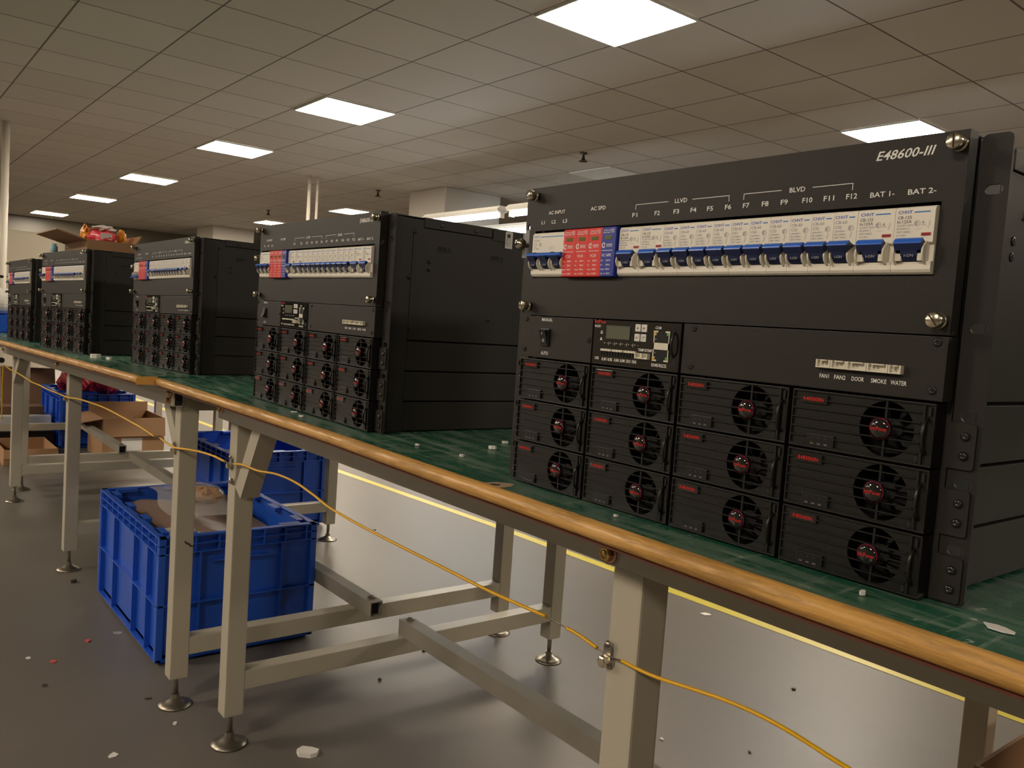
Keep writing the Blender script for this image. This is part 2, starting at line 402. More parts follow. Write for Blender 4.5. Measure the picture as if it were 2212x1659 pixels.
# chassis
b = MB(); D = .40; XL, XR = .0, .440
b.box(XL+.006, XR-.006, .030, D, .0, RH-.010, 'black_chassis')
for i, z in enumerate((0.0, .0442, .0887)):                      # stepped lower side panels with shadow grooves between them
    for x0, x1 in ((XR-.0065, XR), (XL, XL+.0065)): b.box(x0, x1, .054, D, z+.0012, z+.0432, 'black_chassis', .0008)
for x0, x1 in ((XR-.0065, XR), (XL, XL+.0065)):
    b.box(x0, x1, .054, D, .1345, RH-.0150, 'black_chassis', .0008); b.box(x0, x1, .016, .0535, .0, RH-.003, 'black_chassis', .0008)
for x0, x1 in ((XR-.0065, XR), (XL, XL+.0065)): b.box(x0, x1, .0535, .0705, RH-.0160, RH-.0032, 'black_chassis')
b.box(XL+.002, XR-.002, .020, D, RH-.0012, RH-.0002, 'black_chassis')
chassis = part(b, 'chassis')
for y0, y1, dz in ((.071, .193, .0), (.195, D, .001)):
    c = MB(); c.box(XL-.0008, XR+.0008, y0, y1, RH-.014-dz*4, RH+.0006, 'black_chassis', .0008)
    for y in (y0+.03, y1-.03 if y0 < .1 else y1-.05):
        c.lathe([(.0032, 0), (.0032, .0006), (.0018, .0007)], (XR+.0008, y, RH-.0075), 'x', 'black_plastic', 12)
    part(c, 'top_cover_strip', chassis)
SCR = MB(); SCR.lathe([(.0034, -.0002), (.0034, .0006), (.0016, .0009), (.0012, .0003)], (0, 0, 0), 'x', 'black_plastic', 14); SCR.box(.0006, .0011, -.0022, .0022, -.0005, .0005, 'dark_gap'); SCR.box(.0006, .0011, -.0005, .0005, -.0022, .0022, 'dark_gap')
s0 = None
for y, z in ((.056, .290), (.051, .224), (.056, .150), (.083, .249), (.083, .238), (.196, .171), (.300, .171), (.320, .249)):
    if s0 is None: s0 = part(SCR, 'side_screw', chassis, (XR, y, z))
    else: share(s0, chassis, (XR, y, z))
for y, z in ((.108, .270), (.206, .267)):
    c = MB(); c.box(XR-.0005, XR+.0004, y-.011, y+.011, z-.0028, z+.0028, 'dark_gap'); c.box(XR-.0002, XR+.0008, y-.013, y+.013, z-.0046, z-.0030, 'black_chassis'); c.box(XR, XR+.0007, y+.003, y+.007, z-.002, z+.002, 'black_chassis')
    part(c, 'vent_slot', chassis)
c = MB(); c.box(XR+.001, XR+.0013, .2185, .2325, RH-.027, RH-.001, 'paper_white'); 
for k in range(9): c.box(XR+.0013, XR+.0014, .2205, .2235, RH-.024+k*.0022, RH-.024+k*.0022+(.0011 if k % 3 else .0006), 'print_dark')
for k in range(7): c.box(XR+.0013, XR+.0014, .2265, .2280, RH-.022+k*.0026, RH-.022+k*.0026+.0016, 'print_grey')
barcode = part(c, 'barcode_label', chassis, label='small white printed label')
# mounting ears with oblong slots
def ear(x0, x1, sx):
    b = MB(); slots = [rrect(sx-.0055, sx+.0055, z-.0032, z+.0032, .0031) for z in (.2734, .1839, .1258, .0815, .0370)]
    b.plate(rrect(x0, x1, .0005, RH-.002, .004), slots, .0120, .0140, 'black_paint')
    b.box(min(x1, .4425) if x0 > .2 else x1-.002, (x0+.0015) if x0 > .2 else x1, .014, .034, .001, RH-.003, 'black_paint')
    return part(b, 'mounting_ear')
ear(.4425, .4615, .4527); ear(-.0215, -.0025, -.0127)
# distribution panel with a cut-out
b = MB(); PZ0, PZ1 = 4*U+.0006, RH
b.plate([(0, PZ0), (.440, PZ0), (.440, PZ1), (0, PZ1)], [[(.0098, .2172), (.4262, .2172), (.4262, .2662), (.0098, .2662)]], 0, .0016, 'black_paint')
b.box(0, .0014, .0016, .0118, PZ0, PZ1, 'black_paint'); b.box(.4386, .440, .0016, .0118, PZ0, PZ1, 'black_paint')
b.box(.0014, .4386, .0016, .0118, PZ1-.0014, PZ1, 'black_paint'); b.box(.0014, .4386, .0016, .0118, PZ0, PZ0+.0014, 'black_paint')
b.box(.0014, .4386, .022, .030, PZ0+.001, PZ1-.011, 'dark_gap')
panel = part(b, 'distribution_panel')
b = MB(); yt = -.00015; W_ = 'print_white'
b.text('AC INPUT', .0290, .2823, .0036, W_, yt, .0252); b.text('L1', .0186, .2729, .0037, W_, yt, .0050); b.text('L2', .0346, .2728, .0037, W_, yt, .0062); b.text('L3', .0519, .2727, .0037, W_, yt, .0062)
b.text('AC SPD', .0914, .2822, .0037, W_, yt, .0205)
for i, x in enumerate((.1476, .1748, .1968, .2156, .2332, .2515, .2691, .2869, .3040, .3227, .3403, .3581)):
    b.text('F%d' % (i+1), x, .2725, .0039, W_, yt, .0062 if i < 9 else .0084)
b.text('BAT 1-', .3762, .2722, .0037, W_, yt, .0175); b.text('BAT 2-', .4030, .2721, .0037, W_, yt, .0190)
b.text('LLVD', .1973, .2817, .0038, W_, yt, .0137); b.text('BLVD', .3109, .2812, .0038, W_, yt, .0134)
def line(x0, x1, z0, z1): b.box(x0, x1, yt, yt+.0001, z0, z1, W_)
for xl, xa, xb_, xr in ((.1510, .1898, .2166, .2550), (.2690, .3037, .3303, .3626)):
    line(xl, xa, .2833, .2838); line(xb_, xr, .2833, .2838); line(xl, xl+.0005, .2790, .2838); line(xr-.0005, xr, .2788, .2838)
b.text('E48600-III', .3781, .2975, .0064, W_, yt, .0410, shear=.28)
part(b, 'lettering', panel, label='white printed lettering')
# captive thumbscrews
KN = MB(); KN.lathe([(.0032, 0), (.0032, -.0022), (.0052, -.0024), (.0054, -.0030), (.0052, -.0036), (.0036, -.0038), (.0036, -.0046), (.0049, -.0048), (.0051, -.0054), (.0051, -.0114), (.0046, -.0120), (.0, -.0120)], (0, 0, 0), 'y', 'nickel', 26)
KN.box(-.0045, .0045, -.01215, -.0119, -.00045, .00045, 'dark_gap')
k0 = part(KN, 'thumbscrew', panel, (.4350, 0, .3020))
for i, (x, z) in enumerate(((.4335, .1875), (.0085, .3022), (.0085, .1880))):
    k = share(k0, panel, (x, 0, z)); k.rotation_euler = (0, (.9, .3, 1.2)[i], 0)
k0.rotation_euler = (0, 1.5, 0)
# modular breakers: profile pieces
BZ0, BZ1, FY = .2182, .2636, -.0036
def breaker_body(wd, mcol='breaker_white'):
    b = MB(); e = .00012
    prof = [(.028, BZ0), (FY+.0030, BZ0), (FY+.0012, BZ0+.0012), (FY, BZ0+.0030), (FY, .2262), (FY+.0030, .2270), (FY+.0030, .2385), (FY, .2392), (FY, BZ1-.0030), (FY+.0010, BZ1-.0008), (FY+.0030, BZ1), (.028, BZ1)]
    b.prism(prof, e, wd-e, 'x', mcol); return b
def guard(b, x, w_=.0013):
    p = [(FY+.003, .2235), (FY-.0010, .2245), (FY-.0048, .2275), (FY-.0062, .2312), (FY-.0056, .2348), (FY-.0034, .2378), (FY-.0008, .2398), (FY+.003, .2400)]
    b.prism(p, x-w_/2, x+w_/2, 'x', 'guard_white', True)
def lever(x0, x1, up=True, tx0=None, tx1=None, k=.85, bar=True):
    """rocker lever, raised: light from above put into a brighter blue top, shade into a navy front; k scales how far it stands out"""
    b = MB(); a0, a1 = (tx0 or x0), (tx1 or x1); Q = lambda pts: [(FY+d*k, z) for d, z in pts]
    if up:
        b.prism(Q([(.003, .2262), (-.0016, .2268), (-.0052, .2300), (-.0066, .2330), (-.0076, .2362), (.001, .2396), (.003, .2390)]), x0, x1, 'x', 'lever_shade_blue')
        b.prism(Q([(-.0070, .2335), (-.0090, .2362), (-.0101, .2378), (-.0064, .2412), (.001, .2385)]), a0, a1, 'x', 'lever_shade_blue')
        if bar: b.prism(Q([(-.0103, .2378), (-.0101, .2390), (-.0088, .2404), (-.0066, .2416), (-.0056, .2410)]), a0-.0001, a1+.0001, 'x', 'lever_lit_blue')
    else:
        b.prism(Q([(.003, .2385), (-.0040, .2370), (-.0062, .2320), (-.0066, .2280), (-.001, .2262), (.003, .2262)]), x0, x1, 'x', 'lever_shade_blue')
        if bar: b.prism(Q([(-.0060, .2290), (-.0105, .2272), (-.0102, .2248), (-.0088, .2240), (-.0030, .2255)]), a0-.0001, a1+.0001, 'x', 'lever_lit_blue')
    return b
def ccc(b, x, z, r, y):                                          # ringed certification mark
    b.plate(circ(x, z, r, 20), [circ(x, z, r*.86, 20)], y, y+.00005, 'print_grey')
    for k, q in enumerate((.62, .42, .22)):
        b.plate(circ(x-r*.25+k*r*.28, z, r*q, 12, .9, 2*PI-.9)+circ(x-r*.25+k*r*.28, z, r*q*.62, 12, 2*PI-.9, .9), [], y, y+.00005, 'print_grey')
yl = FY-.0001
def squiggle(b, x, z, s_=1):
    pts = [(0, .0036), (.0008, .0028), (0, .0022), (.0007, .0016), (-.0004, .0008), (.0002, 0)]
    for (ax, az), (bx, bz) in zip(pts, pts[1:]): b.beam((x+ax*s_, yl, z+az*s_), (x+bx*s_, yl, z+bz*s_), .00022, .00008, 'print_grey', (0, 1, 0))
def logo(b, x, z, bar0, bar1, m1, m2):
    b.text('C', x, z, .0022, m1, yl, .0025); b.text('H', x+.0028, z, .0022, m1, yl, .0020); b.text('N', x+.0050, z, .0022, m1, yl, .0021); b.text('T', x+.0072, z, .0022, m1, yl, .0026)
    b.box(x+.0047, x+.0052, yl-.00002, yl+.00003, z+.0009, z+.0015, 'breaker_white')
    b.box(bar0, bar1, yl, yl+.00005, z+.0003, z+.0011, m2)
def small_breaker(cur):
    wd = .018; body = breaker_body(wd); guard(body, .0024); guard(body, wd-.0024)
    body.box(.0016, .0032, FY-.001, FY+.003, .2240, .2262, 'guard_white')
    t = MB(); logo(t, .0008, .2581, .0114, .0158, 'print_violet', 'print_blue')
    t.text('CB-60', .0010, .2544, .0022, 'print_grey', yl, .0092); t.text(cur, .0010, .2510, .0022, 'print_grey', yl, .0052); ccc(t, .0134, .2511, .0021, yl)
    t.text('230/400V~', .0010, .2485, .0013, 'print_grey', yl, .0086); t.text('IEC 60898-1', .0011, .2462, .0013, 'print_grey', yl, .0088); t.text('GB/T 10963.1', .0010, .2440, .0013, 'print_grey', yl, .0093); squiggle(t, .0134, .2442, 1.15)
    l = lever(.0036, .0144, True, .0016, .0166, .98); l.text('I-ON', .0062, .2292, .0020, 'print_grey', FY-.0058, .0055)
    return body, t, l
def large_breaker():
    wd = .027; body = breaker_body(wd); guard(body, .0036); guard(body, wd-.0036)
    body.box(.0042, .0085, FY-.0036, FY+.003, .2266, .2316, 'guard_white', .0005); body.box(.0192, .0228, FY-.0036, FY+.003, .2266, .2316, 'guard_white', .0005)
    t = MB(); logo(t, .0021, .2587, .0130, .0236, 'print_violet', 'print_blue')
    t.text('CB-125', .0019, .2551, .0021, 'print_dark', yl, .0096); t.text('In:125A', .0019, .2523, .0021, 'print_dark', yl, .0098)
    for k, s_ in enumerate(('Ue:230V~50Hz', 'IEC60947-2', 'GB/T14048.2', 'Icu=10kA', 'Ics=7.5kA')): t.text(s_, .0019, .2502-k*.0022, .0013, 'print_grey', yl, (.0110, .0086, .0094, .0066, .0068)[k])
    ccc(t, .0156, .2519, .0020, yl); t.prism([(.0186, .2518), (.0204, .2518), (.0195, .2536)], yl, yl+.00005, 'y', 'print_grey'); t.text('TUV', .0181, .2502, .0011, 'print_grey', yl, .0032)
    squiggle(t, .0232, .2484, 1.4); t.box(.0146, .0184, yl, yl+.00005, .2479, .2481, 'print_grey')
    f = MB(); f.box(.0187, .0258, FY-.0002, FY+.0006, .2432, .2458, 'guard_white'); f.box(.0190, .0252, FY-.0004, FY+.0006, .2435, .2454, 'flag_red')
    l = lever(.0080, .0192, True, .0042, .0226, .72); l.text('I-ON', .0108, .2292, .0020, 'print_grey', FY-.0045, .0062)
    return body, t, l, f
BX = .0107
def put_breaker(proto, x, name='circuit_breaker'):
    if proto.get('o') is None:
        o = part(proto['m'][0], name, rack, (x, 0, 0)); proto['o'] = o
        part(proto['m'][1], 'lettering', o); part(proto['m'][2], 'switch_lever', o, label='blue switch lever')
        if len(proto['m']) > 3: part(proto['m'][3], 'trip_flag', o, label='dark red window')
    else:
        o = share(proto['o'], rack, (x, 0, 0))
        for c in list(proto['o'].children): share(c, o)
    return o
P125, P63, P32 = {'m': large_breaker()}, {'m': small_breaker('C63')}, {'m': small_breaker('C32')}
x = BX+.126
for kind, wd in [(P125, .027)]*2+[(P63, .018)]*6+[(P32, .018)]*4+[(P125, .027)]*2: put_breaker(kind, x); x += wd
# three pole input breaker with one tie bar
def input_breaker(up):
    body = breaker_body(.054)
    for k in range(3): guard(body, .0024+.018*k); guard(body, .0156+.018*k)
    t = MB(); logo(t, .0014, .2583, .0126, .0480, 'print_blue', 'print_blue')
    t.text('CB-60', .0022, .2544, .0021, 'print_grey', yl, .0092); t.text('C63', .0024, .2511, .0021, 'print_grey', yl, .0052); ccc(t, .0130, .2513, .0020, yl); t.text('400V~', .0026, .2487, .0013, 'print_grey', yl, .0052); t.text('IEC 60898-1', .0026, .2465, .0013, 'print_grey', yl, .0086)
    for k in range(3): squiggle(t, .0273+.003*k, .2452, 1.1)
    l = MB()
    for k in range(3):
        q = lever(.0036+.018*k, .0144+.018*k, up, None, None, .98, False); q.text('I-ON', .0062+.018*k, .2290, .0020, 'print_grey', FY-.0058, .0055) if up else None
        l.v, l.f, l.mi, l.sm, l.ms = merge(l, q)
    z = .2400 if up else .2252
    l.prism([(FY-.0045, z-.0026), (FY-.0072, z-.0024), (FY-.0086, z-.0010), (FY-.0086, z+.0004), (FY-.0070, z+.0020), (FY-.0042, z+.0022)], .0006, .0530, 'x', 'lever_lit_blue')
    for xx in (.010, .038): l.box(xx, xx+.004, FY-.0076, FY-.0050, z+.0010, z+.00235, 'dark_gap')
    return body, t, l
def merge(a, q):
    r = MB(); r.v, r.f, r.mi, r.sm, r.ms = list(a.v), list(a.f), list(a.mi), list(a.sm), list(a.ms)
    k = len(r.v); r.v += q.v
    for f, mi, sm in zip(q.f, q.mi, q.sm): r.f.append(tuple(i+k for i in f)); r.mi.append(r.m(q.ms[mi])); r.sm.append(sm)
    return r.v, r.f, r.mi, r.sm, r.ms
put_breaker({'m': input_breaker(True)}, BX, 'input_breaker')
def off_breaker(): return input_breaker(False)
# surge arresters
def arrester(col, l1, uc, up_):
    b = MB(); y = -.0070
    b.prism([(.028, BZ0-.0006), (y+.0008, BZ0-.0006), (y, BZ0), (y, BZ1), (y+.0008, BZ1+.0006), (.028, BZ1+.0006)], .0001, .0179, 'x', col)
    t = MB(); q = y-.0001; w_ = 'print_white'
    t.text('Green-ok', .0021, .2604, .0015, w_, q, .0092); t.text('Red-fail', .0017, .2583, .0015, w_, q, .0086)
    t.plate(rrect(.0119, .0153, .2586, .2620, .0003), [rrect(.0123, .0149, .2590, .2616, .0002)], q, q+.00005, w_); t.box(.0129, .0143, q, q+.00005, .2602, .2605, w_); t.box(.0135, .0138, q, q+.00005, .2593, .2613, w_)
    t.plate(circ(.0031, .2470, .0026, 20, .75, 2*PI-.75)+circ(.0031, .2470, .0015, 20, 2*PI-.75, .75), [], q, q+.00005, w_); t.box(.0036, .0044, q, q+.00005, .2451, .2489, w_)
    for k in range(4): # small block characters
        x = .0064+.0020*k; t.box(x, x+.0017, q, q+.00005, .2479, .2481, w_); t.box(x, x+.0017, q, q+.00005, .2471, .2473, w_); t.box(x+.0001, x+.0003, q, q+.00005, .2463, .2483, w_); t.box(x+.0008, x+.0010, q, q+.00005, .2463, .2485, w_); t.box(x+.0014, x+.0016, q, q+.00005, .2463, .2483, w_); t.box(x, x+.0017, q, q+.00005, .2463, .2465, w_)
    t.box(.0064, .0142, q, q+.00005, .2454, .2457, w_); t.box(.0008, .0150, q, q+.00005, .2418, .2423, w_)
    t.text(l1, .0074, .2364, .0027, w_, q, .0082 if len(l1) < 5 else .0124, 'c')
    for k, (s1, s2) in enumerate((('Uc:', uc), ('In:', '20kA'), ('Imax:', '40kA'), ('Up: \u2264', up_))):
        z = .2320-k*.00407; t.text(s1, .0006, z, .0017, w_, q, (.0031, .0024, .0055, .0055)[k]); t.text(s2, .0072, z, .0017, w_, q, (.0068, .0057, .0057, .0066)[k])
    f = MB(); f.box(.0040, .0131, y-.0003, y+.0006, .2522, .2558, 'window_green', .0003)
    return b, t, f
def put_arrester(ms, x, src=None):
    if src is None:
        o = part(ms[0], 'surge_arrester', rack, (x, 0, 0)); part(ms[1], 'lettering', o); part(ms[2], 'status_window', o, label='clear greenish window'); return o
    o = share(src, rack, (x, 0, 0))
    for c in list(src.children): share(c, o)
    return o
a0 = put_arrester(arrester('red_plastic', 'VC20', '385V~', '1.8kV'), BX+0.0525); put_arrester(None, BX+0.0705, a0); put_arrester(None, BX+0.0885, a0)
put_arrester(arrester('blue_plastic', 'VC NPE', '255V~', '1.5kV'), BX+0.1065)
# control row
CZ0, CZ1 = 3*U+.0012, 4*U-.0004
PS = MB(); PS.lathe([(.0029, .0002), (.0029, -.0005), (.0014, -.0007), (.001, -.0002)], (0, 0, 0), 'y', 'black_plastic', 14); PS.box(-.0018, .0018, -.0009, -.0004, -.0004, .0004, 'dark_gap'); PS.box(-.0004, .0004, -.0009, -.0004, -.0018, .0018, 'dark_gap')
ps0 = [None]
def panel_screw(parent, x, z):
    if ps0[0] is None: ps0[0] = part(PS, 'panel_screw', parent, (x, 0, z))
    else: share(ps0[0], parent, (x, 0, z))
b = MB(); b.box(.0008, .1065, .0, .020, CZ0, CZ1, 'black_paint', .0006); swp = part(b, 'switch_panel')
for x, z in ((.0056, .1744), (.0050, .1425), (.1023, .1567)): panel_screw(swp, x, z)
b = MB(); b.text('MANUAL', .0304, .1727, .0034, W_, -.0002, .0167); b.text('AUTO', .0324, .1381, .0036, W_, -.0002, .0112); part(b, 'lettering', swp)
def rocker(up):
    b = MB(); b.box(.0315, .0450, -.0022, .004, .1473, .1650, 'black_plastic', .0008)
    p = [(-.0020, .1490), (-.0028, .1490), (-.0036, .1560), (-.0068, .1634), (-.0020, .1634)] if up else [(-.0020, .1634), (-.0028, .1634), (-.0036, .1560), (-.0068, .1490), (-.0020, .1490)]
    b.prism(p, .0335, .0430, 'x', 'black_plastic')
    if up: b.text('I', .0382, .1588, .0028, W_, -.0058, .0006, 'c'); b.plate(circ(.0382, .1528, .0016, 16), [circ(.0382, .1528, .0012, 16)], -.0036, -.0035, W_)
    return b
rk = part(rocker(True), 'rocker_switch', swp, label='black rocker switch')
b = MB(); b.box(.1088, .2168, -.0004, .022, CZ0+.0002, CZ1-.0002, 'badge_black', .0005); mon = part(b, 'monitor_unit', label='glossy black controller with a small screen')
yq = -.0006; b = MB()
b.text('ImPow', .1097, .1737, .0036, 'print_red', yq, .0150); b.text('MQ48D', .1100, .1699, .0024, W_, yq, .0082)
b.plate(circ(.1200, .1652, .0015, 16), [circ(.1200, .1652, .0009, 16)], yq, yq+.00005, W_); b.box(.1197, .1203, yq, yq+.00005, .1662, .1672, W_)
b.prism([(.1180, .1578), (.1215, .1578), (.1207, .1588), (.1205, .1603), (.1190, .1603), (.1188, .1588)], yq, yq+.00005, 'y', W_)
for k in range(6):
    x = .1238+.0078*k; b.text('+', x, .1548, .0016, W_, yq, .0018); b.text('-', x+.0040, .1548, .0016, W_, yq, .0014)
    if k: b.box(x-.0016, x-.0012, yq, yq+.00005, .1536, .1566, W_)
b.text('TEMP', .1682, .1503, .0026, W_, yq, .0075); b.text('BTEMP', .1765, .1503, .0026, W_, yq, .0088); b.text('USB', .1130, .1392, .0028, W_, yq, .0055)
for k, s_ in enumerate(('ALM1', 'ALM2', 'ALM3', 'ALM4', 'DIN1', 'DIN2')): b.text(s_, (.1222, .1300, .1385, .1463, .1545, .1618)[k], .1387, .0030, W_, yq, .0066 if k < 4 else .0056)
b.text('COM', .1873, .1712, .0026, W_, yq, .0068); b.text('RS485/RS232', .1858, .1378, .0030, W_, yq, .0175)
part(b, 'lettering', mon)
b = MB(); b.box(.1256, .1576, -.0008, .0005, .1590, .1721, 'black_plastic', .0004); b.box(.1264, .1568, -.0010, 0, .1598, .1713, 'display_glass'); part(b, 'display', mon, label='greenish grey display window')
for k, (x, z) in enumerate(((.1635, .1679), (.1712, .1679), (.1632, .1591), (.1708, .1591))):
    b = MB(); b.box(x, x+.0064, -.0014, .0005, z, z+.0068, 'button_white', .0006); y2 = -.00145; cx, cz = x+.0032, z+.0034
    if k == 0: b.prism([(cx-.0013, cz-.0010), (cx+.0013, cz-.0010), (cx, cz+.0013)], y2, y2+.00005, 'y', 'print_dark')
    elif k == 1: b.prism([(cx-.0010, cz-.0013), (cx+.0013, cz), (cx-.0010, cz+.0013)], y2, y2+.00005, 'y', 'print_dark')
    elif k == 2: b.box(cx-.0010, cx+.0016, y2, y2+.00005, cz-.0004, cz, 'print_dark'); b.prism([(cx-.0018, cz-.0002), (cx-.0004, cz-.0012), (cx-.0004, cz+.0008)], y2, y2+.00005, 'y', 'print_dark'); b.box(cx+.0013, cx+.0017, y2, y2+.00005, cz, cz+.0012, 'print_dark')
    else: b.box(cx-.0016, cx-.0012, y2, y2+.00005, cz-.0014, cz+.0010, 'print_dark'); b.box(cx-.0016, cx+.0008, y2, y2+.00005, cz-.0016, cz-.0012, 'print_dark'); b.box(cx-.0016, cx+.0008, y2, y2+.00005, cz+.0006, cz+.0010, 'print_dark'); b.prism([(cx+.0006, cz-.0002), (cx+.0020, cz+.0008), (cx+.0006, cz+.0018)], y2, y2+.00005, 'y', 'print_dark')
    part(b, 'push_button', mon, label='white push button')
b = MB(); b.box(.1868, .2050, -.0010, .0, .1428, .1698, 'dark_gap')
for z0, z1 in ((.1520, .1608),): b.box(.1868, .2050, -.0016, -.0008, z0+.0012, z1-.0016, 'socket_cream')
for s_ in (1, -1):
    zc = .1563; e = zc+s_*.0135
    b.box(.1866, .1898, -.0016, -.0008, e, e-s_*.0040, 'socket_cream'); b.box(.2020, .2052, -.0016, -.0008, e, e-s_*.0040, 'socket_cream')
    b.box(.1898, .1915, -.0016, -.0008, e, e-s_*.0014, 'socket_cream'); b.box(.2003, .2020, -.0016, -.0008, e, e-s_*.0014, 'socket_cream')
    b.box(.1868, .1878, -.0016, -.0008, e-s_*.004, zc, 'socket_cream'); b.box(.2042, .2050, -.0016, -.0008, e-s_*.004, zc, 'socket_cream')
    b.box(.1874, .1898, -.0019, -.0016, e-s_*.0008, e-s_*.0034, 'led_amber'); b.box(.2022, .2046, -.0019, -.0016, e-s_*.0014, e-s_*.0040, 'led_green')
    b.box(.1880, .1902, -.0013, -.0009, zc+s_*.0052, zc+s_*.0066, 'led_grey')
part(b, 'network_port', mon, label='cream double network socket')
b = MB(); b.box(.1222, .1668, -.0030, 0, .1478, .1498, 'socket_cream'); b.box(.1222, .1668, -.0012, 0, .1438, .1478, 'dark_gap')
for k in range(13): b.box(.1222+.00369*k-.0003, .1222+.00369*k+.0003, -.0020, 0, .1438, .1478, 'black_plastic')
for k in range(12): b.box(.1233+.00369*k, .1240+.00369*k, -.00305, -.0030, .1486, .1491, 'print_dark')
for k in (4, 8): b.box(.1222+.00369*k-.0004, .1222+.00369*k+.0004, -.0032, -.0028, .1478, .1498, 'black_plastic')
part(b, 'terminal_block', mon, label='cream terminal block')
def socket(x0, x1, z0, z1, y=-.0045):
    b = MB(); e = .0008; m = 'socket_cream'
    b.box(x0, x1, y, .001, z0, z0+e, m); b.box(x0, x0+.0012, y, .001, z0+e, z1-e, m); b.box(x1-.0012, x1, y, .001, z0+e, z1-e, m); b.box(x0, x0+.0016, y, .001, z1-e, z1, m); b.box(x0+.0030, x1-.0026, y, .001, z1-e, z1, m); b.box(x1-.0012, x1, y, .001, z1-e, z1, m)
    b.box(x0+.0012, x1-.0012, -.0012, .001, z0+e, z1-e, 'guard_white')
    for k in range(2): b.box(x0+.004+.003*k, x0+.0045+.003*k, y+.0008, -.0012, (z0+z1)/2-.0003, (z0+z1)/2+.0003, 'steel')
    return b
part(socket(.1678, .1755, .1436, .1486), 'sensor_socket', mon); part(socket(.1755, .1832, .1436, .1486), 'sensor_socket', mon)
b = MB(); b.tube([(.2105, 0, .1475), (.2105, -.0030, .1500), (.2105, -.0046, .1540), (.2105, -.0050, .1585), (.2105, -.0046, .1630), (.2105, -.0030, .1670), (.2105, 0, .1695)], .0011, 'black_plastic', 8)
b.box(.2085, .2135, -.0006, 0, .1400, .1455, 'dark_gap'); b.box(.2055, .2080, -.0006, 0, .1715, .1745, 'dark_gap'); part(b, 'pull_handle', mon)
b = MB(); b.box(.2192, .4398, .0, .020, CZ0, CZ1, 'black_paint', .0006); spn = part(b, 'sensor_panel')
for x, z in ((.2301, .1737), (.2297, .1417), (.4329, .1734), (.4326, .1414)): panel_screw(spn, x, z)
for x0, x1 in ((.3490, .3602), (.3606, .3728), (.3730, .3878), (.3882, .4032), (.4036, .4124)): part(socket(x0, x1, .1503, .1562), 'sensor_socket', spn, label='small white socket')
b = MB()
for s_, x, wd in (('FAN1', .3505, .0075), ('FAN2', .3622, .0088), ('DOOR', .3757, .0092), ('SMOKE', .3901, .0112), ('WATER', .4042, .0112)): b.text(s_, x, .1428, .0031, W_, -.0002, wd)
part(b, 'lettering', spn)
